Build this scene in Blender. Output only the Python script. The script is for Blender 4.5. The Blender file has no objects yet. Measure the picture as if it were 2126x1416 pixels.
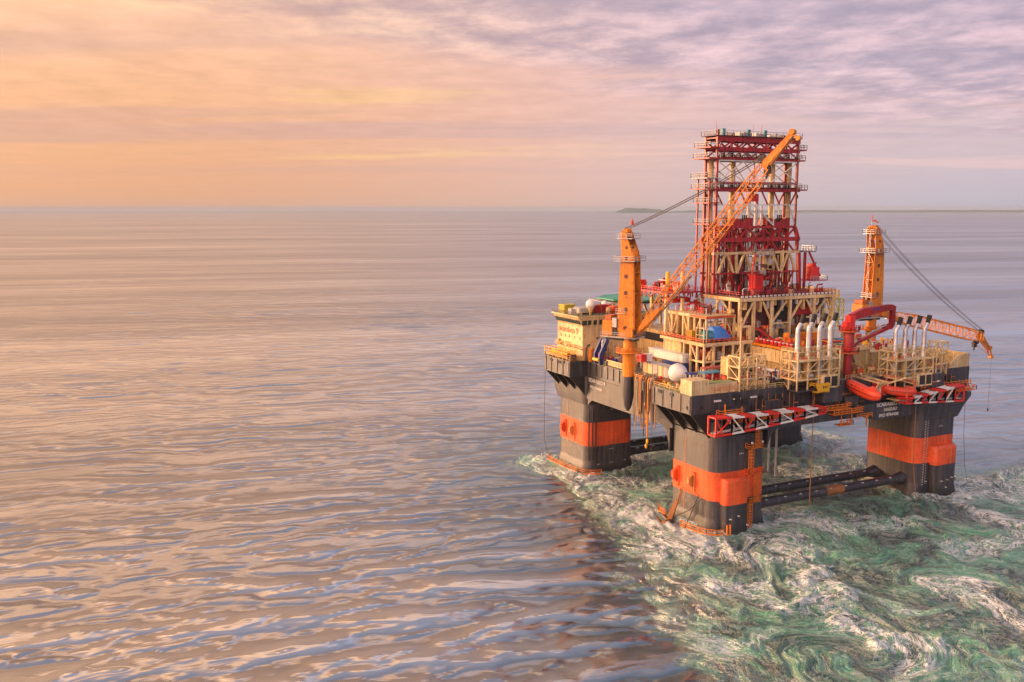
import bpy, math, random
import numpy as np
from mathutils import Vector, Matrix

random.seed(7)
S = bpy.context.scene
COL = S.collection

# ------------------------------------------------------------------ camera
YAW = 0.465
PITCH = math.atan(275 / 1954)
CAM = Vector((-152.51, -186.44, 79.81))
cam_d = bpy.data.cameras.new('camera')
cam = bpy.data.objects.new('camera', cam_d)
COL.objects.link(cam)
cam.location = CAM
cam.rotation_euler = (math.pi / 2 - PITCH, 0, -YAW)
cam_d.sensor_width = 36
cam_d.lens = 36 * 1954 / 2126
cam_d.clip_start = 1
cam_d.clip_end = 120000
S.camera = cam

S.view_settings.view_transform = 'Standard'
S.view_settings.look = 'None'
S.view_settings.gamma = 1
S.view_settings.exposure = 0.0
S.cycles.volume_bounces = 0
S.cycles.max_bounces = 8
S.cycles.sample_clamp_direct = 6
S.cycles.caustics_reflective = False
S.cycles.caustics_refractive = False


def lin(r, g, b):
    return tuple(((c / 255) / 12.92 if c / 255 <= .04045 else ((c / 255 + .055) / 1.055) ** 2.4) for c in (r, g, b)) + (1,)


# ------------------------------------------------------------------ node helpers
class NT:
    def __init__(s, tree):
        s.t = tree
        s.n = tree.nodes
        s.l = tree.links

    def new(s, kind, **kw):
        nd = s.n.new(kind)
        for k, v in kw.items():
            if k == 'ins':
                for a, b in v.items():
                    if isinstance(b, bpy.types.NodeSocket):
                        s.l.new(b, nd.inputs[a])
                    else:
                        nd.inputs[a].default_value = b
            else:
                setattr(nd, k, v)
        return nd

    def m(s, op, a, b=None, c=None, clamp=False):
        nd = s.n.new('ShaderNodeMath')
        nd.operation = op
        nd.use_clamp = clamp
        for i, v in enumerate((a, b, c)):
            if v is None:
                continue
            if isinstance(v, bpy.types.NodeSocket):
                s.l.new(v, nd.inputs[i])
            else:
                nd.inputs[i].default_value = v
        return nd.outputs[0]

    def vm(s, op, a, b=None, scale=None):
        nd = s.n.new('ShaderNodeVectorMath')
        nd.operation = op
        for i, v in enumerate((a, b)):
            if v is None:
                continue
            if isinstance(v, bpy.types.NodeSocket):
                s.l.new(v, nd.inputs[i])
            else:
                nd.inputs[i].default_value = v
        if scale is not None:
            nd.inputs['Scale'].default_value = scale
        return nd.outputs['Value'] if op in ('DOT_PRODUCT', 'LENGTH') else nd.outputs[0]

    def ss(s, x, lo, hi, a=0.0, b=1.0):
        nd = s.n.new('ShaderNodeMapRange')
        nd.interpolation_type = 'SMOOTHSTEP'
        for i, v in enumerate((x, lo, hi, a, b)):
            if isinstance(v, bpy.types.NodeSocket):
                s.l.new(v, nd.inputs[i])
            else:
                nd.inputs[i].default_value = v
        return nd.outputs[0]

    def mix(s, f, a, b, blend='MIX'):
        nd = s.n.new('ShaderNodeMix')
        nd.data_type = 'RGBA'
        nd.blend_type = blend
        for i, v in ((0, f), (6, a), (7, b)):
            if isinstance(v, bpy.types.NodeSocket):
                s.l.new(v, nd.inputs[i])
            else:
                nd.inputs[i].default_value = v
        return nd.outputs[2]

    def noise(s, vec, scale, detail=4, rough=.55, dist=0.0, typ=None):
        nd = s.n.new('ShaderNodeTexNoise')
        if typ:
            nd.noise_type = typ
        s.l.new(vec, nd.inputs['Vector'])
        nd.inputs['Scale'].default_value = scale
        nd.inputs['Detail'].default_value = detail
        nd.inputs['Roughness'].default_value = rough
        nd.inputs['Distortion'].default_value = dist
        return nd.outputs['Fac']

    def ramp(s, x, stops):
        nd = s.n.new('ShaderNodeValToRGB')
        cr = nd.color_ramp
        while len(cr.elements) > 1:
            cr.elements.remove(cr.elements[-1])
        cr.elements[0].position = stops[0][0]
        cr.elements[0].color = stops[0][1]
        for p, c in stops[1:]:
            e = cr.elements.new(p)
            e.color = c
        s.l.new(x, nd.inputs[0])
        return nd.outputs[0]

    def mapping(s, vec, scale=(1, 1, 1), rot=(0, 0, 0), loc=(0, 0, 0)):
        nd = s.n.new('ShaderNodeMapping')
        s.l.new(vec, nd.inputs['Vector'])
        nd.inputs['Scale'].default_value = scale
        nd.inputs['Rotation'].default_value = rot
        nd.inputs['Location'].default_value = loc
        return nd.outputs[0]


# ------------------------------------------------------------------ sky and sun
fwd = Vector((math.sin(YAW), math.cos(YAW), 0))
lft = Vector((-math.cos(YAW), math.sin(YAW), 0))
SUN_AZ = math.radians(64)       # to the left of the view direction
SUN_EL = math.radians(10)
sdir = (fwd * math.cos(SUN_AZ) + lft * math.sin(SUN_AZ)) * math.cos(SUN_EL) + Vector((0, 0, math.sin(SUN_EL)))

world = bpy.data.worlds.new('World')
S.world = world
world.use_nodes = True
w = NT(world.node_tree)
w.n.clear()
tc = w.new('ShaderNodeTexCoord').outputs['Generated']
sky = w.new('ShaderNodeTexSky', sky_type='NISHITA')
sky.sun_disc = False
sky.sun_elevation = SUN_EL
sky.sun_rotation = math.atan2(sdir.x, sdir.y)
sky.air_density = 1.5
sky.dust_density = 3
sep = w.new('ShaderNodeSeparateXYZ', ins={0: tc})
z = w.m('MAXIMUM', sep.outputs['Z'], 0.0)
az = w.vm('DOT_PRODUCT', tc, tuple(lft))             # +1 towards the sunset
fw = w.vm('DOT_PRODUCT', tc, tuple(fwd))
# elevation (0..~0.5) palettes for the sunset side, the middle and the far side
palL = w.ramp(z, [(0, lin(230, 174, 140)), (.04, lin(238, 178, 140)), (.11, lin(247, 186, 146)), (.18, (1.02, .58, .38, 1)), (.30, (2.2, 1.20, .58, 1)), (.5, (1.5, .90, .56, 1)), (.75, (.50, .38, .40, 1)), (1, (.40, .40, .50, 1))])
palM = w.ramp(z, [(0, lin(226, 188, 174)), (.04, lin(234, 192, 180)), (.11, lin(238, 192, 182)), (.18, lin(236, 192, 188)), (.30, (1.08, .92, .94, 1)), (.5, (.74, .74, .90, 1)), (.75, (.36, .35, .43, 1)), (1, (.40, .40, .50, 1))])
palR = w.ramp(z, [(0, lin(198, 190, 202)), (.04, lin(212, 194, 202)), (.11, lin(224, 196, 202)), (.18, lin(208, 190, 206)), (.30, (.68, .74, 1.0, 1)), (.5, (.56, .64, .90, 1)), (.75, (.32, .35, .48, 1)), (1, (.40, .40, .50, 1))])
c1 = w.mix(w.ss(az, -.2, .38), palM, palL)
c2 = w.mix(w.ss(az, .05, -.48), c1, palR)
# wide glow round the hidden sun
sd = w.vm('DOT_PRODUCT', tc, tuple(sdir))
glow = w.m('POWER', w.m('MAXIMUM', sd, 0.0), 10.0)
c3 = w.mix(w.m('MULTIPLY', glow, .8), c2, (1.3, .72, .34, 1))
# cloud layer: the direction projected on a high plane
zz = w.m('ADD', z, .055)
pv = w.new('ShaderNodeCombineXYZ', ins={0: w.m('DIVIDE', az, zz), 1: w.m('DIVIDE', fw, zz), 2: 0.0}).outputs[0]
cl_a = w.mapping(pv, scale=(.34, .9, 1), rot=(0, 0, .10))
n1 = w.noise(cl_a, 1.0, 7, .58, .35)
n2 = w.noise(w.mapping(pv, scale=(2.9, 2.6, 1), rot=(0, 0, -.10), loc=(4, 2, 0)), 1.0, 9, .64, .12)
n3 = w.noise(w.mapping(pv, scale=(.10, .62, 1), loc=(9, 1, 0)), 1.0, 5, .5, .2)
# the large bank: above a line that falls towards the right
line = w.m('ADD', z, w.m('MULTIPLY', az, -.145))
bank = w.ss(w.m('ADD', line, w.m('MULTIPLY', w.m('SUBTRACT', n1, .5), .13)), .128, .172)
dk = w.mix(w.ss(az, -.3, .4), lin(180, 166, 188), lin(202, 164, 164))
lt = w.mix(w.ss(az, -.25, .3), lin(244, 208, 214), lin(255, 210, 172))
bank_c = w.mix(w.ss(w.m('ADD', w.m('MULTIPLY', n2, .72), w.m('MULTIPLY', n1, .28)), .38, .66), dk, lt)
c4 = w.mix(w.m('MULTIPLY', w.m('MULTIPLY', bank, w.ss(z, .42, .22)), .82), c3, bank_c)
streak = w.m('MULTIPLY', w.m('MULTIPLY', w.ss(n3, .50, .64), w.ss(z, .018, .07)), w.ss(z, .42, .22))
c5 = w.mix(w.m('MULTIPLY', streak, .42), c4, dk)
hot = w.m('MULTIPLY', w.ss(w.m('ADD', w.m('MULTIPLY', n3, .6), w.m('MULTIPLY', n1, .4)), .44, .36), w.ss(z, .012, .05))
c6 = w.mix(w.m('MULTIPLY', hot, .55), c5, w.mix(w.ss(az, -.3, .2), lin(246, 208, 204), lin(255, 206, 146)))
fine = w.m('MULTIPLY_ADD', w.m('SUBTRACT', n2, .5), w.ss(z, .01, .14, .10, .55), 1.0)
c7 = w.mix(1.0, c6, w.new('ShaderNodeCombineColor', ins={0: fine, 1: fine, 2: fine}).outputs[0], 'MULTIPLY')
# unseen sky shaped to light the rig: brighter overhead, sunset side, behind; dimmer right
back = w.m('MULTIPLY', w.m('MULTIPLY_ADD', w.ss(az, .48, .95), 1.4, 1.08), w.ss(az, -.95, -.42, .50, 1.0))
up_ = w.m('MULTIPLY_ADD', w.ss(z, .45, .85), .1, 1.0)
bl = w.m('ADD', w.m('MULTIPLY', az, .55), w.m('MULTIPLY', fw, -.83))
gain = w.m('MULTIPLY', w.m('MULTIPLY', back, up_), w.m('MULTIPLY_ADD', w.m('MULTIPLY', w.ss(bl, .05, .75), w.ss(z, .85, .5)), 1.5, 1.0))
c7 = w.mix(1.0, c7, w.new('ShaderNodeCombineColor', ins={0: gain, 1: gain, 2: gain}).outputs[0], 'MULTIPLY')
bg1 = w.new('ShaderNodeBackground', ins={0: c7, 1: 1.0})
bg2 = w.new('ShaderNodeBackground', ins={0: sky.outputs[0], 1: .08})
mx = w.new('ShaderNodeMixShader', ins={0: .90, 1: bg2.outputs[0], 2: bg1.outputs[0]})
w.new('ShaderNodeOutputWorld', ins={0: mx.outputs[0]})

sun_d = bpy.data.lights.new('sun', 'SUN')
sun_d.energy = 4.8
sun_d.angle = math.radians(12)
sun_d.color = (1, .58, .31)
sun = bpy.data.objects.new('sun', sun_d)
COL.objects.link(sun)
sun.rotation_euler = sdir.to_track_quat('Z', 'Y').to_euler()


# ------------------------------------------------------------------ materials
def paint(name, rgb, rough=.5, wear=.25, dirt=(.12, .07, .04), streak=.0, metal=0.0, spec=.5, scale=.6, coat=0.0):
    """painted steel: mottled tone, rust blooms and vertical run-off streaks"""
    mt = bpy.data.materials.new(name)
    mt.use_nodes = True
    t = NT(mt.node_tree)
    b = t.n['Principled BSDF']
    g = t.new('ShaderNodeNewGeometry').outputs['Position']
    base = tuple(rgb) + (1,)
    big = t.noise(g, .16 * scale, 5, .6)
    small = t.noise(g, 2.2 * scale, 6, .65)
    dark = tuple(c * .62 for c in rgb) + (1,)
    c = t.mix(t.ss(big, .38, .68), base, dark)
    c = t.mix(t.m('MULTIPLY', t.ss(small, .52, .66), wear * 1.5), c, tuple(dirt) + (1,))
    if streak > 0:
        v = t.noise(t.mapping(g, scale=(1.1, 1.1, .045)), 1.3, 5, .7)
        c = t.mix(t.m('MULTIPLY', t.ss(v, .50, .66), streak), c, tuple(min(1, x * 2.6 + .03) for x in rgb) + (1,))
        v2 = t.noise(t.mapping(g, scale=(1.9, 1.9, .05), loc=(5, 3, 0)), 1.1, 4, .7)
        c = t.mix(t.m('MULTIPLY', t.ss(v2, .58, .72), streak), c, tuple(dirt) + (1,))
    t.l.new(c, b.inputs['Base Color'])
    t.l.new(t.m('MULTIPLY_ADD', small, .3, rough - .12, clamp=True), b.inputs['Roughness'])
    b.inputs['Metallic'].default_value = metal
    b.inputs['Specular IOR Level'].default_value = spec
    b.inputs['Coat Weight'].default_value = coat
    bp = t.new('ShaderNodeBump', ins={'Strength': .25, 'Distance': .05, 'Height': small})
    t.l.new(bp.outputs[0], b.inputs['Normal'])
    return mt


def hull_paint():
    """dark hull plating: welded plate seams, frames showing through, rust runs"""
    mt = bpy.data.materials.new('hull_paint')
    mt.use_nodes = True
    t = NT(mt.node_tree)
    b = t.n['Principled BSDF']
    g = t.new('ShaderNodeNewGeometry').outputs['Position']
    sp = t.new('ShaderNodeSeparateXYZ', ins={0: g})
    hor = t.m('ADD', sp.outputs[0], sp.outputs[1])
    big = t.noise(g, .12, 6, .62)
    c = t.mix(t.ss(big, .35, .7), (.011, .013, .022, 1), (.022, .023, .034, 1))
    v = t.noise(t.mapping(g, scale=(1, 1, .06)), 1.1, 6, .7)
    c = t.mix(t.m('MULTIPLY', t.ss(v, .48, .60), .8), c, (.062, .060, .068, 1))
    v2 = t.noise(t.mapping(g, scale=(1.6, 1.6, .05), loc=(7, 1, 3)), 1.2, 5, .72)
    c = t.mix(t.m('MULTIPLY', t.ss(v2, .54, .64), .75), c, (.11, .062, .036, 1))
    seam_v = t.m('PINGPONG', hor, 1.25)
    seam_h = t.m('PINGPONG', sp.outputs[2], 1.6)
    seam = t.m('MINIMUM', t.ss(seam_v, 0.0, .07), t.ss(seam_h, 0.0, .06))
    c = t.mix(t.m('MULTIPLY', t.m('SUBTRACT', 1.0, seam), .55), c, (.10, .085, .075, 1))
    c = t.mix(t.m('MULTIPLY', t.ss(t.noise(g, 1.6, 7, .7), .58, .70), .7), c, (.13, .075, .045, 1))
    # weed and wet band at the water
    wet = t.ss(t.m('ADD', sp.outputs[2], t.m('MULTIPLY', big, 2.4)), 4.4, 2.4)
    c = t.mix(t.m('MULTIPLY', wet, .85), c, (.010, .012, .012, 1))
    t.l.new(c, b.inputs['Base Color'])
    t.l.new(t.m('MULTIPLY_ADD', v, .3, .34), b.inputs['Roughness'])
    b.inputs['Specular IOR Level'].default_value = .55
    b.inputs['Coat Weight'].default_value = .4
    b.inputs['Coat IOR'].default_value = 1.5
    b.inputs['Coat Roughness'].default_value = .5
    buck = t.m('ADD', t.m('MULTIPLY', t.noise(g, .45, 3, .5), 1.0), t.m('MULTIPLY', seam, .12))
    bp = t.new('ShaderNodeBump', ins={'Strength': .6, 'Distance': .12, 'Height': buck})
    t.l.new(bp.outputs[0], b.inputs['Normal'])
    return mt


HULL = hull_paint()
ORANGE = paint('signal_orange_paint', (.84, .105, .022), .45, .35, (.30, .06, .03), .35, scale=.8)
RAILOR = paint('orange_rail_paint', (.72, .20, .02), .5, .2)
CRANE = paint('crane_yellow_paint', (.76, .235, .014), .42, .42, (.20, .06, .015), .35)
CREAM = paint('cream_paint', (.62, .42, .18), .5, .48, (.20, .09, .035), .5)
CREAM2 = paint('pale_cream_paint', (.74, .54, .27), .5, .42, (.28, .13, .05), .45)
RED = paint('oxide_red_paint', (.36, .016, .020), .42, .4, (.08, .02, .02), .3)
BRIGHT = paint('bright_red_paint', (.72, .028, .022), .38, .15, (.3, .03, .02), .1)
LIFE = paint('lifeboat_orange', (.84, .075, .025), .32, .12, (.5, .05, .02), .05, scale=.4)
WHITE = paint('white_paint', (.76, .74, .72), .45, .25, (.38, .28, .2), .18)
GREYP = paint('grey_paint', (.42, .41, .41), .5, .25, (.2, .15, .1), .2)
GALV = paint('galvanised_steel', (.50, .51, .54), .38, .2, (.25, .2, .15), .15, metal=.6)
STACK = paint('stack_steel', (.60, .62, .68), .33, .15, (.3, .2, .15), .25, metal=.55)
SOOT_SHADE = paint('soot_and_opening_shade', (.012, .012, .013), .7, .1)  # soot on stack mouths, and the shade of openings laid on as colour
BLACK = paint('black_steel', (.02, .018, .018), .5, .3, (.08, .04, .03))
DARKRED = paint('dark_machinery', (.10, .03, .03), .55, .4, (.03, .02, .02))
BLUE = paint('blue_paint', (.02, .06, .30), .4, .2, (.1, .05, .04))
TARP = paint('blue_tarpaulin', (.06, .25, .74), .5, .1, (.03, .12, .4), scale=2)
TEAL = paint('teal_paint', (.02, .26, .33), .45, .2)
LBLUE = paint('light_blue_paint', (.10, .40, .62), .45, .2)
YELLOW = paint('yellow_paint', (.84, .46, .02), .45, .25, (.4, .15, .02))
YGREEN = paint('yellow_green_paint', (.55, .48, .04), .45, .25)
DECK = paint('deck_plating', (.20, .20, .15), .65, .55, (.24, .11, .05), scale=1.2)
DECKG = paint('green_deck_plating', (.20, .26, .12), .65, .45, (.28, .16, .08), scale=1.2)
HELI = paint('helideck_green', (.05, .34, .24), .6, .2)
GLASS = paint('window_glass', (.015, .05, .045), .12, .05, (.02, .03, .03), spec=.8)
RUBBER = paint('rubber_hose', (.05, .04, .035), .6, .3, (.2, .1, .05))
LETTER = paint('white_lettering', (.72, .70, .68), .6, .3, (.3, .25, .22))
PINKL = paint('faded_red_lettering', (.55, .20, .10), .6, .3, (.6, .35, .2))
RUST = paint('rusty_steel', (.36, .15, .05), .65, .5, (.12, .05, .03))
ROPE = paint('steel_rope', (.10, .09, .09), .5, .1)
LAND = bpy.data.materials.new('far_forest')
LAND.use_nodes = True
_t = NT(LAND.node_tree)
_g = _t.new('ShaderNodeNewGeometry').outputs['Position']
_t.l.new(_t.mix(_t.noise(_g, .004, 5), (.02, .05, .035, 1), (.05, .09, .05, 1)), _t.n['Principled BSDF'].inputs['Base Color'])
_t.n['Principled BSDF'].inputs['Roughness'].default_value = 1


# ------------------------------------------------------------------ mesh helpers
def V(*a):
    return Vector(a)


class MB:
    def __init__(s):
        s.v = []
        s.f = []
        s.prims = []

    def add(s, vs, fs):
        k = len(s.v)
        s.prims.append((k, k + len(vs), len(s.f), len(s.f) + len(fs)))
        s.v += [tuple(p) for p in vs]
        s.f += [tuple(i + k for i in f) for f in fs]
        return s

    def box(s, a, b):
        x0, y0, z0 = a
        x1, y1, z1 = b
        vs = [(x0, y0, z0), (x1, y0, z0), (x1, y1, z0), (x0, y1, z0), (x0, y0, z1), (x1, y0, z1), (x1, y1, z1), (x0, y1, z1)]
        return s.add(vs, [(0, 3, 2, 1), (4, 5, 6, 7), (0, 1, 5, 4), (1, 2, 6, 5), (2, 3, 7, 6), (3, 0, 4, 7)])

    def bbox(s, a, b, c=.06):
        """box with chamfered edges"""
        (x0, y0, z0), (x1, y1, z1) = a, b
        lv = [(z0, c), (z0 + c, 0), (z1 - c, 0), (z1, c)]
        rings = []
        for zz_, d in lv:
            rings.append([(x0 + d + c, y0 + d, zz_), (x1 - d - c, y0 + d, zz_), (x1 - d, y0 + d + c, zz_), (x1 - d, y1 - d - c, zz_),
                          (x1 - d - c, y1 - d, zz_), (x0 + d + c, y1 - d, zz_), (x0 + d, y1 - d - c, zz_), (x0 + d, y0 + d + c, zz_)])
        return s.loft(rings)

    def loft(s, rings, cap=True, close=True):
        n = len(rings[0])
        vs = [p for r in rings for p in r]
        fs = []
        for i in range(len(rings) - 1):
            for j in range(n if close else n - 1):
                a = i * n + j
                b = i * n + (j + 1) % n
                fs.append((a, b, b + n, a + n))
        if cap:
            fs.append(tuple(range(n - 1, -1, -1)))
            fs.append(tuple(range((len(rings) - 1) * n, len(rings) * n)))
        return s.add(vs, fs)

    def bar(s, p, q, w_=.3, h=None):
        p, q = Vector(p), Vector(q)
        h = h or w_
        d = (q - p)
        if d.length < 1e-6:
            return s
        d.normalize()
        up = Vector((0, 0, 1)) if abs(d.z) < .95 else Vector((0, 1, 0))
        r = d.cross(up).normalized() * w_ / 2
        u = r.cross(d).normalized() * h / 2
        return s.loft([[p - r - u, p + r - u, p + r + u, p - r + u], [q - r - u, q + r - u, q + r + u, q - r + u]])

    def tube(s, p, q, r, r2=None, n=8, cap=True):
        p, q = Vector(p), Vector(q)
        r2 = r if r2 is None else r2
        d = (q - p).normalized()
        up = Vector((0, 0, 1)) if abs(d.z) < .95 else Vector((1, 0, 0))
        a = d.cross(up).normalized()
        b = a.cross(d).normalized()
        rings = []
        for c, rr in ((p, r), (q, r2)):
            rings.append([c + (a * math.cos(2 * math.pi * i / n) + b * math.sin(2 * math.pi * i / n)) * rr for i in range(n)])
        return s.loft(rings, cap)

    def path(s, pts, r, n=6):
        pts = [Vector(p) for p in pts]
        rings = []
        for i, p in enumerate(pts):
            d = (pts[min(i + 1, len(pts) - 1)] - pts[max(i - 1, 0)]).normalized()
            up = Vector((0, 0, 1)) if abs(d.z) < .95 else Vector((1, 0, 0))
            if i == 0:
                a = d.cross(up).normalized()
            else:
                a = (a - d * a.dot(d)).normalized()
            b = a.cross(d).normalized()
            rr = r[i] if isinstance(r, (list, tuple)) else r
            rings.append([p + (a * math.cos(2 * math.pi * k / n) + b * math.sin(2 * math.pi * k / n)) * rr for k in range(n)])
        return s.loft(rings)

    def lathe(s, c, prof, n=24):
        """prof: list of (radius, z)"""
        c = Vector(c)
        rings = [[c + V(r * math.cos(2 * math.pi * i / n), r * math.sin(2 * math.pi * i / n), zz_) for i in range(n)] for r, zz_ in prof]
        return s.loft(rings)

    def prism(s, pts, off):
        """planar outline extruded by vector off"""
        off = Vector(off)
        a = [Vector(p) for p in pts]
        return s.loft([a, [p + off for p in a]])

    def rail(s, pts, h=1.1, r=.05, step=2.0, close=False):
        pts = [Vector(p) for p in pts]
        if close:
            pts.append(pts[0])
        for p, q in zip(pts, pts[1:]):
            L = (q - p).length
            k = max(1, int(L / step))
            for hh in (h, h * .55):
                s.bar(p + V(0, 0, hh), q + V(0, 0, hh), r * 2)
            for i in range(k + 1):
                m_ = p.lerp(q, i / k)
                s.bar(m_, m_ + V(0, 0, h), r * 2)
        return s

    def lattice(s, secs, rc=.14, rb=.07, bays=None):
        """secs: list of 4-point sections; chords plus zigzag bracing on four sides"""
        secs = [[Vector(p) for p in q] for q in secs]
        for a, b in zip(secs, secs[1:]):
            for i in range(4):
                s.bar(a[i], b[i], rc * 2)
        for k, (a, b) in enumerate(zip(secs, secs[1:])):
            for i in range(4):
                j = (i + 1) % 4
                s.bar(a[i], a[j], rb * 2)
                if k % 2:
                    s.bar(a[i], b[j], rb * 2)
                else:
                    s.bar(a[j], b[i], rb * 2)
        for i in range(4):
            s.bar(secs[-1][i], secs[-1][(i + 1) % 4], rb * 2)
        return s

    def build(s, name, mat, parent=None, local=False, smooth=False, split=False, gap=.12):
        """link the collected shapes; split=True gives every separate piece an object of its own"""
        off = Vector((0, 0, 0))
        if parent is not None and not local:
            o = parent
            while o is not None:
                off += o.location
                o = o.parent
        groups = [list(range(len(s.prims)))]
        if split and len(s.prims) > 1:
            bb = []
            for v0, v1, _, _ in s.prims:
                a = np.array(s.v[v0:v1])
                bb.append((a.min(0) - gap, a.max(0) + gap))
            par = list(range(len(bb)))

            def find(i):
                while par[i] != i:
                    par[i] = par[par[i]]
                    i = par[i]
                return i
            for i in range(len(bb)):
                for j in range(i):
                    if (bb[i][0] <= bb[j][1]).all() and (bb[j][0] <= bb[i][1]).all():
                        par[find(i)] = find(j)
            gr = {}
            for i in range(len(bb)):
                gr.setdefault(find(i), []).append(i)
            groups = sorted(gr.values(), key=len, reverse=True)
            if len(groups) > 90:
                groups = [list(range(len(s.prims)))]
        first = None
        for g in groups:
            vs, fs = [], []
            for i in g:
                v0, v1, f0, f1 = s.prims[i]
                k = len(vs) - v0
                vs += [tuple(Vector(p) - off) for p in s.v[v0:v1]]
                fs += [tuple(q + k for q in f) for f in s.f[f0:f1]]
            me = bpy.data.meshes.new(name)
            me.from_pydata(vs, [], fs)
            me.materials.append(mat)
            if smooth:
                for p in me.polygons:
                    p.use_smooth = True
                try:
                    me.set_sharp_from_angle(angle=math.radians(38))
                except Exception:
                    pass
            ob = bpy.data.objects.new(name, me)
            COL.objects.link(ob)
            ob.parent = parent
            first = first or ob
        return first


def thing(name, label, cat, loc=(0, 0, 0), rz=0, group=None):
    o = bpy.data.objects.new(name, None)
    o.empty_display_size = .5
    COL.objects.link(o)
    o.location = loc
    o.rotation_euler = (0, 0, rz)
    o['label'] = label
    o['category'] = cat
    if group:
        o['group'] = group
    return o


def tag(o, label, cat, group=None):
    o['label'] = label
    o['category'] = cat
    if group:
        o['group'] = group
    return o


def solo(mb, name, mat, loc, label, cat, group=None, smooth=False):
    """a thing that is one mesh, its origin at loc"""
    mb.v = [tuple(Vector(p) - Vector(loc)) for p in mb.v]
    o = mb.build(name, mat, None, smooth=smooth)
    o.location = loc
    return tag(o, label, cat, group)


def copy_tree(o, parent=None):
    c = o.copy()
    COL.objects.link(c)
    c.parent = parent
    for ch in list(o.children):
        copy_tree(ch, c)
    return c


def dup(o, loc, label, rz=None):
    c = copy_tree(o)
    c.location = loc
    if rz is not None:
        c.rotation_euler = (0, 0, rz)
    c['label'] = label
    return c


def text(s, size, origin, right, up, mat, name, parent, depth=.04, align='LEFT', bold=0.0, sx=1.0):
    cu = bpy.data.curves.new(name, 'FONT')
    cu.body = s
    cu.size = size
    cu.extrude = depth / 2
    cu.offset = bold
    cu.align_x = align
    cu.resolution_u = 3
    tmp = bpy.data.objects.new(name, cu)
    COL.objects.link(tmp)
    dg = bpy.context.evaluated_depsgraph_get()
    me = bpy.data.meshes.new_from_object(tmp.evaluated_get(dg))
    bpy.data.objects.remove(tmp)
    right, up = Vector(right).normalized(), Vector(up).normalized()
    nrm = right.cross(up)
    off = Vector((0, 0, 0))
    o = parent
    while o is not None:
        off += o.location
        o = o.parent
    M = Matrix.Translation(Vector(origin) - off) @ Matrix((right, up, nrm)).transposed().to_4x4() @ Matrix.Diagonal((sx, 1, 1, 1))
    me.transform(M)
    me.materials.clear()
    me.materials.append(mat)
    ob = bpy.data.objects.new(name, me)
    COL.objects.link(ob)
    ob.parent = parent
    return ob


# ------------------------------------------------------------------ sea
def _hash(ix, iy, seed):
    h = (ix.astype(np.int64) * 374761393 + iy.astype(np.int64) * 668265263 + seed * 1442695) & 0x7fffffff
    h = ((h ^ (h >> 13)) * 1274126177) & 0x7fffffff
    return ((h ^ (h >> 16)) & 0xffff) / 65535.0


def vnoise(x, y, seed=0):
    ix, iy = np.floor(x), np.floor(y)
    fx, fy = x - ix, y - iy
    fx = fx * fx * (3 - 2 * fx)
    fy = fy * fy * (3 - 2 * fy)
    a, b = _hash(ix, iy, seed), _hash(ix + 1, iy, seed)
    c, d = _hash(ix, iy + 1, seed), _hash(ix + 1, iy + 1, seed)
    return (a * (1 - fx) + b * fx) * (1 - fy) + (c * (1 - fx) + d * fx) * fy


def fbm(x, y, seed=0, octv=4, gain=.5):
    s_, a, t = 0, 1.0, 0
    for k in range(octv):
        s_ = s_ + a * vnoise(x * 2 ** k + 17.3 * k, y * 2 ** k + 5.1 * k, seed + k)
        t += a
        a *= gain
    return s_ / t


def sstep(x, a, b):
    t = np.clip((x - a) / (b - a), 0, 1)
    return t * t * (3 - 2 * t)


WAKE = [(-17.1, 75.9), (-22.1, 55.0), (-24.4, 33.8), (-26.6, 15.0), (-34.1, -6.8), (-39.5, -23.7), (-47.3, -46.6), (-55.9, -69.0), (-41.0, -88.2), (-10.6, -103.5), (138.8, -1.0), (94.3, 2.5), (97.0, 20.0), (88.8, 32.3), (98.0, 53.9), (97.4, 67.5), (79.0, 70.0), (45.0, 78.9), (-3.0, 80.4)]
CREST = [  # breaking lines and foam streams on the water: points, half width, strength
    ([(-17, 76), (-19, 62), (-22, 46), (-25, 21), (-28, 5)], 3.2, 1.0),
    ([(-13, 62), (-10, 45), (-17, 17), (-16, -9), (-12, -28)], 5.5, .55),
    ([(-12, -18), (-8, -30), (0, -34), (-16, -44), (-28, -54)], 2.2, .95),
    ([(-10, -49), (-19, -67), (-19, -74), (-13, -79)], 2.4, 1.0),
    ([(97, 74), (97, 53), (86, 29)], 4.5, .95),
    ([(85, 5), (99, -17), (112, -30)], 3.0, .6),
    ([(70, -22), (69, -33), (80, -44)], 2.2, 1.0),
    ([(10, 12), (30, 14), (58, 18)], 5.0, .45),
    ([(-12, -12), (-14, 10), (-11, 16)], 2.5, .8),
    ([(62, -14), (72, -16), (82, -12)], 2.5, .8),
    ([(8, -12), (25, -22), (45, -20)], 3.5, .5),
]
EDDY = [(-20, 35, 12, 9), (8, -24, 11, -9), (-14, -44, 13, 10), (30, -16, 12, -8), (62, -28, 12, 9), (88, 20, 14, -9), (-30, -14, 11, -8), (10, -52, 12, 8), (-24, -72, 10, -8)]
CALM = [((31, -10), (13, 5.5), .85), ((30, -28), (12, 5), .5), ((36, 13), (6, 6), .9), ((-29, 10), (6, 13), .8), ((-24, -58), (8, 5), .7), ((16, -40), (7, 5), .35), ((2, 40), (9, 8), .3)]


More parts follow.
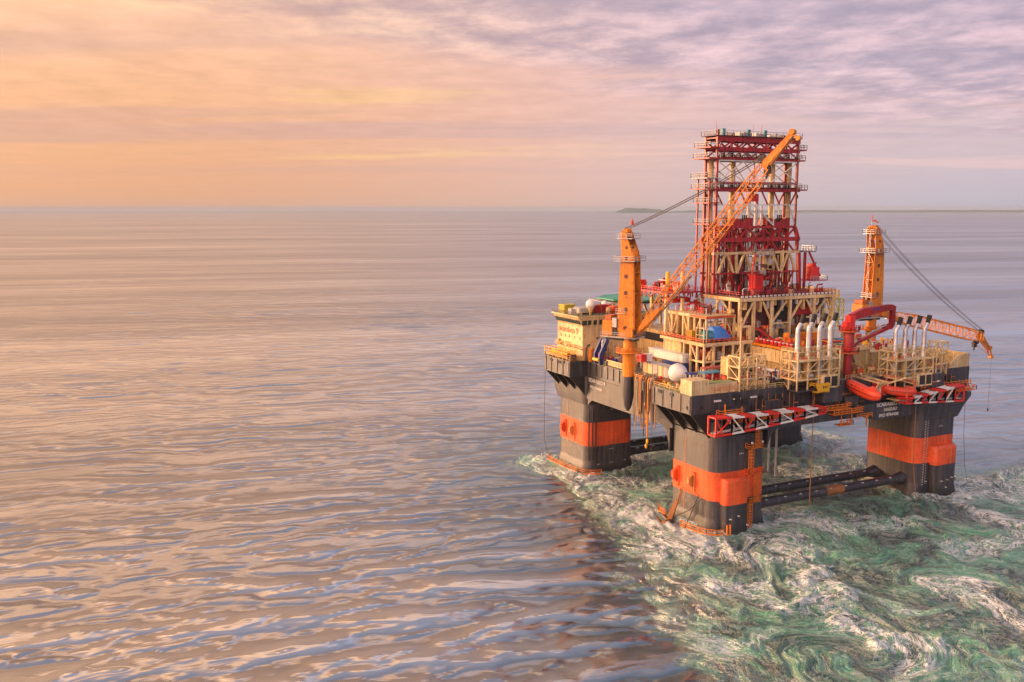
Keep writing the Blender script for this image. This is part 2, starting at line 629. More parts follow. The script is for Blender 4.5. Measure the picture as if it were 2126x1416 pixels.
def build_sea():
    f0 = math.atan2(fwd.x, fwd.y)
    fine = np.arange(-34, 34.01, .10)
    coarse_l = np.linspace(-180, -34, 40)[:-1]
    coarse_r = np.linspace(34, 180, 40)[1:]
    ang = np.radians(np.concatenate([coarse_l, fine, coarse_r])) + f0
    rs = [0.0, 40, 80, 110, 135]
    r = 150.0
    while r < 3500:
        rs.append(r)
        r *= 1.0036
    while r < 32000:
        rs.append(r)
        r *= 1.06
    rs.append(32000.0)
    rs = np.array(rs)
    A, R = np.meshgrid(ang, rs)
    X = CAM.x + R * np.sin(A)
    Y = CAM.y + R * np.cos(A)
    x, y = X.ravel(), Y.ravel()
    rr = R.ravel()
    # wake mask
    wx = x + (fbm(x * .03, y * .03, 14, 3) - .5) * 22 + (fbm(x * .085, y * .085, 3, 5, .6) - .5) * 20
    wy = y + (fbm(x * .03, y * .03, 15, 3) - .5) * 16 + (fbm(x * .085, y * .085, 9, 5, .6) - .5) * 20
    near = (np.abs(x - 20) < 220) & (np.abs(y) < 260)
    inside = np.zeros(len(x), bool)
    dist = np.full(len(x), 1e9)
    P = WAKE
    xi, yi = wx[near], wy[near]
    ins = np.zeros(len(xi), bool)
    dm = np.full(len(xi), 1e9)
    for (ax, ay), (bx, by) in zip(P, P[1:] + P[:1]):
        cond = ((ay > yi) != (by > yi)) & (xi < (bx - ax) * (yi - ay) / (by - ay + 1e-9) + ax)
        ins ^= cond
        t = np.clip(((xi - ax) * (bx - ax) + (yi - ay) * (by - ay)) / ((bx - ax) ** 2 + (by - ay) ** 2), 0, 1)
        dm = np.minimum(dm, np.hypot(xi - ax - t * (bx - ax), yi - ay - t * (by - ay)))
    sdv = np.where(ins, dm, -dm)
    wake = np.zeros(len(x))
    wake[near] = sstep(sdv, -6, 9)
    # surface carried along by eddies: follow the flow upstream and remember where each drop came from
    fx_, fy_ = x.copy(), y.copy()
    nx_, ny_ = x[near].copy(), y[near].copy()

    def pot(px, py):
        q = 26 * fbm(px * .030, py * .030, 101, 2, .5) + 5.0 * fbm(px * .11, py * .11, 111, 2, .5)
        for vx, vy, vr, vs in EDDY:
            q = q + vs * np.exp(-((px - vx) ** 2 + (py - vy) ** 2) / vr ** 2)
        return q
    for _ in range(13):
        h_ = .6
        p0 = pot(nx_, ny_)
        u_ = (pot(nx_, ny_ + h_) - p0) / h_ - .22
        v_ = -(pot(nx_ + h_, ny_) - p0) / h_ - .95
        nx_ -= u_ * .75
        ny_ -= v_ * .75
    fx_[near], fy_[near] = nx_, ny_
    lee = np.zeros(len(x))
    lee[near] = sstep(sdv, -60, 4)
    foam = np.zeros(len(x))
    big = fbm(fx_ * .06, fy_ * .06, 21, 4)
    green = np.sqrt(wake) * sstep(fbm(fx_ * .06 + 3, fy_ * .06, 41, 4, .55), .28, .56)
    foam = wake * (.08 + .55 * sstep(big, .44, .66))
    crest = np.zeros(len(x))
    for pts, hw, st in CREST:
        d = np.full(len(x), 1e9)
        for (ax, ay), (bx, by) in zip(pts, pts[1:]):
            t = np.clip(((wx - ax) * (bx - ax) + (wy - ay) * (by - ay)) / ((bx - ax) ** 2 + (by - ay) ** 2), 0, 1)
            d = np.minimum(d, np.hypot(wx - ax - t * (bx - ax), wy - ay - t * (by - ay)))
        crest = np.maximum(crest, st * np.exp(-(d / hw) ** 2))
    for cx in (0, 70.0):
        for cy in (0, 59.4):
            dx = np.abs(x - cx) - 9.2
            dy = np.abs(y - cy) - 10.0
            d = np.hypot(np.maximum(dx, 0), np.maximum(dy, 0)) + np.minimum(np.maximum(dx, dy), 0)
            n_ = fbm(x * .3, y * .3, 33, 3)
            crest = np.maximum(crest, (.35 + 1.3 * (n_ - .35)) * np.exp(-(np.maximum(d, 0) / 1.7) ** 2))
    foam = np.clip(foam + crest * .72, 0, 1)
    green = np.clip(green + .35 * crest, 0, 1)
    calm = np.zeros(len(x))
    for (cx, cy), (sx, sy), st in CALM:
        calm = np.maximum(calm, st * np.exp(-((wx - cx) / sx) ** 2 - ((wy - cy) / sy) ** 2))
    foam *= 1 - .85 * calm
    green *= 1 - .8 * calm
    # open sea waves
    zv = np.zeros(len(x))
    rng = np.random.RandomState(4)
    base = math.radians(14)
    f_, l_ = np.array(fwd)[:2], np.array(lft)[:2]
    cell = rr * .0036
    for k in range(70):
        lam = 3.0 * (7.5 ** (rng.rand() ** 1.3))
        th = base + rng.randn() * math.radians(12 + 19 * (3.2 / lam) ** .4)
        d = f_ * math.cos(th) + l_ * math.sin(th)
        kk = 2 * math.pi / lam
        slope = .015 * (lam / 8) ** -.08
        fade = np.exp(-(cell / (lam * .20)) ** 2)
        ph = rng.rand() * 6.28
        p_ = kk * (x * d[0] + y * d[1]) + ph
        # groups: slowly varying gain keeps crests short
        zv += slope / kk * fade * (np.sin(p_) + .18 * np.sin(2 * p_ + .6))
    gust = .55 + .9 * fbm(x * .011, y * .011, 77, 3)
    near2 = near.astype(float)
    zv *= gust
    # churned water round the rig
    sel = wake > .01
    xs, ys = x[sel], y[sel]
    qx = fx_[sel] + (fbm(xs * .12, ys * .12, 5) - .5) * 5
    qy = fy_[sel] + (fbm(xs * .12, ys * .12, 6) - .5) * 5
    ridg = 1 - np.abs(2 * fbm(qx * .13, qy * .10, 51, 4, .55) - 1)
    ch = (ridg - .75) * 1.5 + (fbm(qx * .42, qy * .36, 61, 3) - .5) * 1.15 + crest[sel] * .9
    zv[sel] = zv[sel] * (1 - .5 * wake[sel]) + wake[sel] * ch
    sel2 = calm > .05
    zv[sel2] += calm[sel2] * (fbm(x[sel2] * .5, y[sel2] * .4, 91, 3) - .5) * .9
    for cx in (0, 70.0):
        for cy in (0, 59.4):
            dx = np.abs(x - cx) - 9.0
            dy = np.abs(y - cy) - 9.8
            d = np.hypot(np.maximum(dx, 0), np.maximum(dy, 0))
            up = .5 + .5 * np.clip(((y - cy) / 12), -1, 1)
            zv += (.35 + 1.5 * up) * fbm(x * .35, y * .35, 12, 4, .6) * np.exp(-(d / 2.2) ** 2) * (d < 9)
    zv[rr < 100] = 0
    n_r, n_a = R.shape
    co = np.stack([x, y, zv], 1)
    # first ring collapses on one point: fine for a fan of thin quads
    i, j = np.meshgrid(np.arange(n_r - 1), np.arange(n_a - 1), indexing='ij')
    a = (i * n_a + j).ravel()
    quads = np.stack([a, a + n_a, a + n_a + 1, a + 1], 1)
    quads = quads[quads[:, 0] >= n_a]
    # skirt closing the inner ring is not needed: it lies straight below the flying camera, fill with one fan
    me = bpy.data.meshes.new('sea')
    nv, nf = len(co), len(quads)
    me.vertices.add(nv)
    me.vertices.foreach_set('co', co.astype(np.float32).ravel())
    me.loops.add(nf * 4)
    me.loops.foreach_set('vertex_index', quads.astype(np.int32).ravel())
    me.polygons.add(nf)
    me.polygons.foreach_set('loop_start', (np.arange(nf) * 4).astype(np.int32))
    me.polygons.foreach_set('loop_total', np.full(nf, 4, np.int32))
    me.polygons.foreach_set('use_smooth', np.ones(nf, bool))
    for nm, arr in (('foam', foam), ('green', green), ('calm', calm), ('wake', wake), ('lee', lee)):
        at = me.attributes.new(nm, 'FLOAT', 'POINT')
        at.data.foreach_set('value', arr.astype(np.float32))
    at = me.attributes.new('flow', 'FLOAT_VECTOR', 'POINT')
    at.data.foreach_set('vector', np.stack([fx_, fy_, np.zeros(len(x))], 1).astype(np.float32).ravel())
    me.update()
    me.validate()
    ob = bpy.data.objects.new('sea', me)
    COL.objects.link(ob)
    ob['kind'] = 'structure'
    return ob


def sea_material():
    mt = bpy.data.materials.new('sea_water')
    mt.use_nodes = True
    t = NT(mt.node_tree)
    b = t.n['Principled BSDF']
    g = t.new('ShaderNodeNewGeometry').outputs['Position']
    att = {k: t.new('ShaderNodeAttribute', attribute_name=k).outputs['Fac'] for k in ('foam', 'green', 'calm', 'wake', 'lee')}
    # wave axes: x across the crests, y along
    wv = t.mapping(g, rot=(0, 0, -(math.atan2((fwd * math.cos(.25) + lft * math.sin(.25)).y, (fwd * math.cos(.25) + lft * math.sin(.25)).x))))
    h00 = t.noise(t.mapping(wv, scale=(.0042, .0009, 1)), 1.0, 3, .55)
    h0 = t.noise(t.mapping(wv, scale=(.013, .0030, 1)), 1.0, 3, .55)
    h1 = t.noise(t.mapping(wv, scale=(.050, .013, 1)), 1.0, 3, .55)
    h2 = t.noise(t.mapping(wv, scale=(.33, .085, 1)), 1.0, 3, .52)
    h3 = t.noise(t.mapping(wv, scale=(1.1, .36, 1)), 1.0, 4, .6)
    hgt = t.m('ADD', t.m('ADD', t.m('ADD', t.m('MULTIPLY', h0, 12.0), t.m('MULTIPLY', h00, 34.0)), t.m('MULTIPLY', h1, 1.35)), t.m('ADD', t.m('MULTIPLY', h2, .50), t.m('MULTIPLY', h3, .20)))
    # churn
    fm = t.new('ShaderNodeAttribute', attribute_name='flow').outputs['Vector']
    wn = t.new('ShaderNodeTexNoise', ins={'Vector': fm, 'Scale': .10, 'Detail': 2.0})
    warp = t.vm('ADD', fm, t.vm('SCALE', t.vm('SUBTRACT', wn.outputs['Color'], (.5, .5, .5)), scale=7.0))
    wn2 = t.new('ShaderNodeTexNoise', ins={'Vector': warp, 'Scale': .5, 'Detail': 2.0})
    warp2 = t.vm('ADD', warp, t.vm('SCALE', t.vm('SUBTRACT', wn2.outputs['Color'], (.5, .5, .5)), scale=2.4))
    def ridge(vec, sc, det, k, p):
        v = t.m('SUBTRACT', 1.0, t.m('MULTIPLY', t.m('ABSOLUTE', t.m('SUBTRACT', t.noise(vec, sc, det, .64), .5)), k), clamp=True)
        return t.m('POWER', v, p)
    v1 = ridge(warp, .17, 5, 22.0, 1.0)
    v2 = ridge(warp2, .45, 4, 18.0, 1.0)
    v3 = ridge(warp2, 1.5, 4, 15.0, 1.1)
    fine_n = t.noise(warp2, 1.3, 7, .72)
    mid_n = t.noise(warp, .30, 7, .66)
    lines = t.m('MAXIMUM', v1, t.m('MAXIMUM', t.m('MULTIPLY', v2, .85), t.m('MULTIPLY', v3, .62)))
    lace = t.m('ADD', t.m('MULTIPLY', lines, .6), t.m('MULTIPLY', fine_n, .4))
    solid = t.ss(t.m('ADD', t.m('MULTIPLY', t.m('ADD', fine_n, mid_n), .62), t.m('MULTIPLY', att['foam'], .62)), 1.14, 1.24)
    foam = t.m('MAXIMUM', t.m('MULTIPLY', t.ss(lines, .12, .75), t.m('MULTIPLY', t.ss(att['foam'], .04, .50, .26, 1.0), t.ss(att['wake'], .35, .85))), solid, clamp=True)
    froth = t.m('MULTIPLY', t.ss(t.m('ADD', mid_n, t.m('MULTIPLY', att['foam'], .5)), .45, .85), att['wake'])
    deep = t.mix(h2, (.020, .028, .050, 1), (.055, .056, .075, 1))
    deep = t.mix(t.m('MULTIPLY', att['lee'], .85), deep, (.022, .062, .082, 1))
    deep = t.mix(t.m('MULTIPLY', att['calm'], .5), deep, (.006, .012, .014, 1))
    churn = t.mix(t.ss(t.noise(warp, .13, 6, .62), .36, .58), (.006, .050, .042, 1), (.13, .50, .32, 1))
    c = t.mix(t.m('MULTIPLY', t.m('POWER', att['wake'], .5), .95), deep, (.016, .060, .055, 1))
    c = t.mix(t.m('MULTIPLY', att['green'], .92), c, churn)
    c = t.mix(t.m('MULTIPLY', froth, .10), c, (.30, .52, .45, 1))
    c = t.mix(foam, c, (.88, .97, 1.0, 1))
    t.l.new(c, b.inputs['Base Color'])
    t.l.new(t.m('ADD', .27, t.m('MULTIPLY', t.m('MAXIMUM', foam, t.m('MULTIPLY', froth, .5)), .55)), b.inputs['Roughness'])
    gus = t.m('ADD', t.m('MULTIPLY', t.m('SUBTRACT', t.noise(t.mapping(wv, scale=(.0045, .0006, 1)), 1.0, 5, .62), .5), 5.0), t.m('MULTIPLY', t.m('SUBTRACT', t.noise(t.mapping(wv, scale=(.022, .0035, 1)), 1.0, 5, .62), .5), 2.6))
    gus = t.m('MULTIPLY', gus, t.m('SUBTRACT', 1.0, att['wake']))
    t.l.new(t.m('MAXIMUM', t.m('ADD', gus, t.m('SUBTRACT', t.m('MULTIPLY_ADD', t.m('MAXIMUM', att['wake'], t.m('MULTIPLY', att['lee'], .50)), -2.3, 3.8), t.m('MULTIPLY', att['calm'], 1.0))), 1.34), b.inputs['IOR'])
    b.inputs['Specular IOR Level'].default_value = .8
    b1 = t.new('ShaderNodeBump', ins={'Strength': .46, 'Distance': 1.0, 'Height': hgt})
    ch = t.m('MULTIPLY', t.m('ADD', t.m('MULTIPLY', lace, 1.5), foam), att['wake'])
    ch = t.m('ADD', ch, t.m('MULTIPLY', t.m('MULTIPLY', fine_n, att['calm']), 3.2))
    b2 = t.new('ShaderNodeBump', ins={'Strength': .7, 'Distance': 1.0, 'Height': ch, 'Normal': b1.outputs[0]})
    t.l.new(b2.outputs[0], b.inputs['Normal'])
    return mt


sea = build_sea()
sea.data.materials.append(sea_material())


def hills():
    """far island and low coast, 17-20 km off"""
    def ridge(name, d, a0, a1, prof, depth):
        mb = MB()
        n = 60
        rings = []
        rnd = random.Random(len(name) + int(d))
        for i in range(n + 1):
            t = i / n
            a = a0 + (a1 - a0) * t
            h = 0
            for (p0, h0), (p1, h1) in zip(prof, prof[1:]):
                if p0 <= t <= p1:
                    k = (t - p0) / (p1 - p0)
                    k = k * k * (3 - 2 * k)
                    h = h0 + (h1 - h0) * k
            h *= 1 + .12 * (rnd.random() - .5)
            c = CAM + fwd * d + (-lft) * d * a
            rings.append([V(c.x, c.y, -3), V(c.x, c.y, max(.5, h * .4)) + fwd * depth * .25, V(c.x, c.y, max(1, h)) + fwd * depth * .55, V(c.x, c.y, -3) + fwd * depth])
        mb.loft(rings)
        o = mb.build(name, LAND, smooth=True)
        o['kind'] = 'structure'
        return o
    ridge('island_hills', 17500, .1126, .168, [(0, 0), (.10, 45), (.25, 96), (.45, 84), (.6, 88), (.75, 72), (.9, 66), (1, 20)], 1500)
    ridge('low_headland', 18500, .168, .31, [(0, 8), (.10, 34), (.25, 46), (.35, 40), (.6, 52), (.8, 44), (1, 30)], 1500)
    ridge('far_coast', 19500, .27, .80, [(0, 40), (.1, 48), (.25, 44), (.5, 52), (.75, 62), (1, 74)], 2500)


hills()
hz = MB().box((-34000, -34000, -12), (34000, 34000, 112)).build('haze', bpy.data.materials.new('haze'))
hz['kind'] = 'stuff'
hm = hz.data.materials[0]
hm.use_nodes = True
ht = NT(hm.node_tree)
ht.n.remove(ht.n['Principled BSDF'])
pvn = ht.new('ShaderNodeVolumePrincipled', ins={'Color': (.46, .58, .76, 1), 'Density': .00004, 'Anisotropy': 0.0})
ht.l.new(pvn.outputs[0], ht.n['Material Output'].inputs['Volume'])

# ------------------------------------------------------------------ the platform itself
BX, BY = 70.0, 59.4            # column spacing
WU, WV = 8.4, 9.3


def rrect(cx, cy, hx, hy, r, z_, n=6):
    out = []
    for sx, sy, a0 in ((1, -1, -90), (1, 1, 0), (-1, 1, 90), (-1, -1, 180)):
        for i in range(n + 1):
            a = math.radians(a0 + 90 * i / n)
            out.append((cx + sx * (hx - r) + r * math.cos(a), cy + sy * (hy - r) + r * math.sin(a), z_))
    return out


rig = thing('drilling_platform', 'huge dark semi-submersible hull with orange-banded columns standing in foaming water', 'oil platform')
band_z = {(0, 0): (8.3, 15.6), (0, 1): (8.6, 15.9), (1, 0): (9.3, 16.6), (1, 1): (8.6, 15.9)}
cols = {}
for ix in (0, 1):
    for iy in (0, 1):
        cx, cy = ix * BX, iy * BY
        mb = MB()
        sx = -1 if ix == 0 else 1
        # widening foot below the water, straight shaft, haunches into the deck box
        mb.loft([rrect(cx, cy, WU + 1.6, WV + .6, 3, -3), rrect(cx, cy, WU + 1.1, WV + .4, 3, 0), rrect(cx, cy, WU + .1, WV + .05, 3, 3.4),
                 rrect(cx, cy, WU, WV, 3, 4), rrect(cx, cy, WU, WV, 3, 19), rrect(cx, cy, WU, WV, 3, 24.6)])
        col = mb.build('column', HULL, rig, smooth=True)
        cols[(ix, iy)] = col
        z0, z1 = band_z[(ix, iy)]
        MB().loft([rrect(cx, cy, WU + .04, WV + .04, 3.02, z0), rrect(cx, cy, WU + .04, WV + .04, 3.02, z1)], cap=False).build('painted_band', ORANGE, col, smooth=True)
        if iy == 0:  # boxed-out sponson on the outer face
            a, b = (cx - 6.3, cx + .9) if ix == 0 else (cx - 2.6, cx + 6.2)
            y0, y1 = cy - WV - 2.1, cy - WV + .5
            zt = 14.2 if ix == 0 else 14.0
            spo = MB()
            n = 5

            def srect(zz_, q=0.0, ex=0.0):
                return [(a - ex, y1, zz_), (a - ex, y0 + .9 + q, zz_), (a + .35 - ex, y0 + .25 + q, zz_), (a + 1 - ex, y0 + q - ex, zz_),
                        (b - 1 + ex, y0 + q - ex, zz_), (b - .35 + ex, y0 + .25 + q, zz_), (b + ex, y0 + .9 + q, zz_), (b + ex, y1, zz_)]
            spo.loft([srect(-3, -.9), srect(0, -.6), srect(2.6), srect(z0 - .6), srect(zt - .7), srect(zt, .8)])
            sp_o = spo.build('sponson', HULL, col, smooth=True)
            MB().loft([srect(z0 - .6, 0, .05), srect(zt - .7, 0, .05), srect(zt + .05, .8, .02)]).build('painted_band', ORANGE, sp_o, smooth=True)

# deck box in two tiers plus corner overhangs
hb = MB()
hb.box((-8.38, -9.2, 25.0), (78.4, 68.6, 28.2))
lower = hb.build('lower_hull', HULL, rig)
side = MB()
# side girder seen brown in the sunset: its lower edge sits lower than the transverse one
side.box((-8.42, 8.0, 23.4), (-3.0, 51.4, 25.3))
side.box((73.0, 8.0, 23.4), (78.4, 51.4, 25.3))
# haunches between columns and girders
for cx, s_ in ((0, 1),):
    side.prism([(-8.41, 9.2, 23.5), (-8.41, 12.6, 23.5), (-8.41, 10.6, 21.6), (-8.41, 9.7, 19.6), (-8.41, 9.2, 17.0)], (10, 0, 0))
    side.prism([(-8.41, 50.2, 23.5), (-8.41, 50.2, 21.6), (-8.41, 47.9, 23.5)], (10, 0, 0))
side.prism([(8.3, -9.18, 25.1), (11.5, -9.18, 25.1), (9.2, -9.18, 23.6), (8.3, -9.18, 21)], (0, 8, 0))
side.prism([(61.7, -9.18, 25.1), (61.7, -9.18, 23.8), (60.6, -9.18, 25.1)], (0, 8, 0))
side.build('side_girder', HULL, rig, split=True)
# flared collar at the right-hand outer column
MB().loft([rrect(70.6, -.2, WU + .65, WV + .1, 3, 21.5), rrect(71.5, -.4, WU + 1.6, WV + .3, 3.2, 24.5), rrect(72.6, -.5, WU + 2.9, WV + .5, 3.2, 27.2), rrect(72.6, -.5, WU + 2.9, WV + .5, 3.2, 28.3)]).build('column_collar', HULL, cols[(1, 0)], smooth=True)
MB().loft([rrect(-.2, BY + .6, WU + .25, WV + .7, 3, 21.5), rrect(-.5, BY + 1.2, WU + .55, WV + 1.6, 3.2, 25.5), rrect(-.5, BY + 1.2, WU + .55, WV + 1.6, 3.2, 30.3)]).build('column_collar', HULL, cols[(0, 1)], smooth=True)

ub = MB()
ub.box((-8.40, -7.2, 28.2), (78.38, 66.5, 34.98))
upper = ub.build('deck_box', HULL, rig)
blk = []
for nm, a, b in (('near', (-14.3, -7.18, 30.4), (-8.2, 8.8, 35.0)), ('left', (-14.3, 50.9, 30.4), (-8.2, 66.5, 35.0)),
                 ('right', (78.2, -7.18, 29.0), (84.3, 8.8, 35.0)), ('back', (78.2, 50.9, 30.4), (84.3, 66.5, 35.0))):
    blk.append(MB().box(a, b).build('corner_overhang', HULL, rig))
# triangular brackets under the overhangs
for y0, k in ((-6.9, 0), (51.2, 1)):
    for i in range(4):
        y = y0 + i * 4.9
        MB().prism([(-14.1, y, 30.42), (-8.3, y, 30.42), (-8.3, y, 23.9 + (i % 2) * .4)], (0, .45, 0)).build('bracket', BLACK, rig)
        # face plate of the bracket
for y0 in (-6.9,):
    for i in range(4):
        y = y0 + i * 4.9
        MB().prism([(84.1, y, 29.02), (78.35, y, 29.02), (78.35, y, 24.5)], (0, .45, 0)).build('bracket', BLACK, rig)
# thin deck sheet
MB().box((-8.2, -7.0, 34.99), (78.2, 66.3, 35.03)).build('deck_surface', DECK, rig)
MB().box((-14.1, -7.0, 35.0), (-8.2, 8.6, 35.04)).build('deck_surface', DECKG, rig)
MB().box((-14.1, 51.1, 35.0), (-8.2, 66.3, 35.04)).build('deck_surface', DECK, rig)
MB().box((78.2, -7.0, 35.0), (84.1, 8.6, 35.04)).build('deck_surface', DECK, rig)

# frames and openings on the side of the deck box
fr = MB()
for i in range(13):
    y = 11.5 + i * 3.1
    if 19 < y < 25:
        continue
    fr.box((-8.62, y, 31.2), (-8.38, y + .22, 34.9))
fr.box((-8.75, 9, 34.75), (-8.35, 50.8, 35.12))
fr.box((-8.55, 9, 30.1), (-8.35, 50.8, 30.25))
for i in range(5):
    fr.box((-14.48, -6.8 + i * 3.7, 30.6), (-14.28, -6.6 + i * 3.7, 34.8))
    fr.box((-14.48, 51.4 + i * 3.5, 30.6), (-14.28, 51.6 + i * 3.5, 34.8))
fr.build('stiffener', HULL, rig, split=True)
sc_ = MB()
for y, w2, z_ in ((5.6, 1.5, 34.2), (.6, 1.6, 34.25), (62.2, 1.6, 34.2), (57.0, 1.7, 34.2), (54.5, 1.2, 34.5)):
    sc_.box((-14.46, y - w2 / 2, z_ - .45), (-14.25, y + w2 / 2, z_ + .3))
sc_.box((-14.44, -5.9, 31.6), (-14.28, -5.3, 32.3))
sc_.box((-11.5, -7.36, 31.6), (-10.8, -7.1, 32.3))
sc_.build('fairlead_opening', SOOT_SHADE, rig, split=True)  # solid dark boxes; the shade inside each opening is their colour
lp = MB()
for x in (-7.5, -1.5, 3.8):
    lp.box((x, -7.7, 33.1), (x + 1.9, -7.16, 33.5))
lp.build('light_fitting', WHITE, rig, split=True)
# navy boxed housings on the long outer side
hb = MB()
for x0, x1, z0_, z1_, y0_ in ((24.4, 31.0, 30.5, 34.6, -11.3), (62.0, 69.0, 31.2, 34.9, -11.3), (-3.5, 2, 29.4, 31.2, -8.6), (8, 13, 29.5, 32, -8.4), (34, 39, 28.3, 31, -9.3), (54, 60, 28.3, 33.5, -8.9)):
    hb.bbox((x0, y0_, z0_), (x1, -7.1, z1_), .12)
hb.build('side_housing', HULL, rig, split=True)
pn = MB()
for i in range(46):
    x = -6 + 84 * random.random()
    zz0 = 28.5 + 5 * random.random()
    pn.box((x, -7.2 - .15 - .5 * random.random(), zz0), (x + .3 + random.random() * 1.6, -7.16, zz0 + .3 + random.random() * 1.3))
pn.build('side_fitting', BLACK, rig, split=True)
pn = MB()
for i in range(22):
    x = -3 + 80 * random.random()
    zz0 = 28.6 + 4.8 * random.random()
    pn.tube((x, -7.6, zz0), (x + 1 + 3.5 * random.random(), -7.6, zz0), .10 + .12 * random.random())
    pn.tube((x, -7.7, 28.3), (x, -7.7, 33 + random.random()), .09)
pn.build('side_pipework', RUST, rig, split=True)

# cross braces between the columns, just clear of the waves
for iy, zz0 in ((0, 4.4), (1, 4.4)):
    for dy in (-5.0, 4.5):
        y = iy * BY + dy
        bz = zz0 if dy < 0 else zz0 - .5
        br = MB().tube((7.5, y, bz), (62.5, y, bz), 1.25, n=20)
        for x, e_ in ((8.3, 1), (61.7, -1)):
            br.tube((x, y, bz), (x + e_ * 3.2, y, bz), 1.9, 1.25, n=20)
        o = br.build('cross_brace', HULL, rig, smooth=True)
        an = MB()
        for k in range(9):
            x = 11 + k * 5.6 + random.random()
            an.box((x, y - 1.0, bz + .85), (x + .8, y - .8, bz + 1.02))
        an.build('anode_strip', LETTER, o)
        if iy == 0 and dy < 0:
            MB().tube((32.5, y, bz), (38.8, y, bz), 1.29, n=20, cap=False).build('rust_patch', RUST, o, smooth=True)

# vertical pipes on the left column corner
for i in range(3):
    MB().tube((-8.2 + i * 1.15, 49.75 - (.25 if i else 0), 4.5), (-8.2 + i * 1.15, 49.75 - (.25 if i else 0), 20.0), .20).build('caisson_pipe', BLACK, rig)

# draught marks and rungs on the sunset faces
for cy in (2.2, BY + 2.4):
    mk = MB()
    mk.box((-8.43, cy + .12, 2.4), (-8.37, cy + .22, 22.6))
    for k in range(30):
        mk.box((-8.5, cy, 2.5 + k * .68), (-8.38, cy + .34, 2.75 + k * .68))
    mk.build('draught_marks', PINKL, rig)
mk = MB()
mk.box((65.15, -9.33, 3.0), (65.2, -9.29, 24.6))
mk.box((65.95, -9.33, 3.0), (66.0, -9.29, 24.6))
for k in range(30):
    mk.box((64.8, -9.45, 3.0 + k * .72), (65.2, -9.3, 3.3 + k * .72))
    mk.box((65.9, -9.45, 3.3 + k * .72), (66.2, -9.3, 3.5 + k * .72))
mk.build('draught_marks', GREYP, rig)


def arrow(mb, x, y, z_):
    for dx in (-.55, 0, .55):
        mb.prism([(x + dx - .2, y, z_), (x + dx, y, z_ + .42 - abs(dx) * .2), (x + dx + .2, y, z_), (x + dx, y, z_ + .12)], (0, -.05, 0))


mk = MB()
arrow(mk, 0, 50.02, 19.4); arrow(mk, 0, 50.02, 7.2); arrow(mk, .2, 50.02, 2.9)
mk.box((-4.9, 49.9, 2.9), (-4.2, 50.06, 3.05)); mk.box((4.6, 49.9, 3.2), (5.3, 50.06, 3.35))
arrow(mk, -.2, -9.36, 19.7); arrow(mk, .2, -9.36, 25.0)
arrow(mk, 71.2, -9.36, 19.2)
for x, z_ in ((-5.2, 4.2), (-2.6, 4.7), (0.3, 2.0), (66.2, 3.8), (69.8, 4.0), (72.0, 4.1), (73.8, 4.6), (75.3, 4.6), (71.6, 2.0), (70.5, 25.9), (71.1, 25.9)):
    mk.box((x, -11.9 if z_ < 10 and x < 2 or z_ < 10 and x > 67.5 else -9.5, z_), (x + .55, -9.3, z_ + .16))
mk.build('hull_marking', LETTER, rig)
mk = MB(); arrow(mk, 0, 50.02, 13.2)
mk.build('hull_marking', PINKL, rig)
# name on both sides of the hull
text('SCARABEO 9', 1.55, (-8.66, 49.4, 29.0), (0, -1, 0), (0, 0, 1), LETTER, 'hull_name', rig, bold=.03)
text('IMO 8764420', 1.15, (-8.66, 48.6, 27.2), (0, -1, 0), (0, 0, 1), LETTER, 'hull_number', rig, bold=.03)
text('SCARABEO 9', 1.35, (45.6, -9.34, 27.15), (1, 0, 0), (0, 0, 1), LETTER, 'hull_name', rig, bold=.04, sx=1.15)
text('NASSAU', 1.2, (48.4, -9.34, 25.75), (1, 0, 0), (0, 0, 1), LETTER, 'home_port', rig, bold=.04, sx=1.1)
text('IMO 8764420', 1.2, (46.6, -9.34, 24.25), (1, 0, 0), (0, 0, 1), LETTER, 'hull_number', rig, bold=.04, sx=1.1)
MB().box((44.5, -9.3, 23.7), (62.0, -6.0, 25.2)).build('name_plating', HULL, rig)

# orange fender walkways at the water
def fender(pts, z_, nm='fender_walkway'):
    mb = MB()
    P = [V(x, y, z_) for x, y in pts]
    for p, q in zip(P, P[1:]):
        mb.bar(p, q, .40, .30)
        mb.bar(p + V(0, 0, 1.15), q + V(0, 0, 1.15), .16)
        mb.bar(p + V(0, 0, .6), q + V(0, 0, .6), .10)
        n_ = max(1, int((q - p).length / 1.1))
        for k in range(n_ + 1):
            m_ = p.lerp(q, k / n_)
            mb.bar(m_, m_ + V(0, 0, 1.2), .14)
    return mb.build(nm, RAILOR, rig)


fender([(-9.9, 11.0), (-12.0, 8.4), (-12.2, 5.0)], 1.9)
fender([(-12.0, -1.0), (-11.5, -6.0), (-10.4, -9.4), (-8.6, -11.2), (-6.9, -11.6)], .8)
fender([(-9.8, 70.8), (-11.4, 69.2), (-11.2, 58), (-10.9, 51.6), (-9.6, 48.9), (-7.0, 47.4), (-5.2, 47.2)], .9)
fender([(74, 70.5), (81, 70), (83, 66), (82, 55)], .9)
fender([(80.0, -6.8), (80.6, -5.0), (80.4, -3.0)], 1.4)
st = MB()
st.bar((-6.2, -12.1, -.5), (-6.2, -12.1, 3.2), .28); st.bar((-5.2, -12.1, -.5), (-5.2, -12.1, 3.2), .28)
for k in range(6):
    st.bar((-6.2, -12.1, k * .6), (-5.2, -12.1, k * .6), .14)
st.build('boarding_ladder', RAILOR, rig)

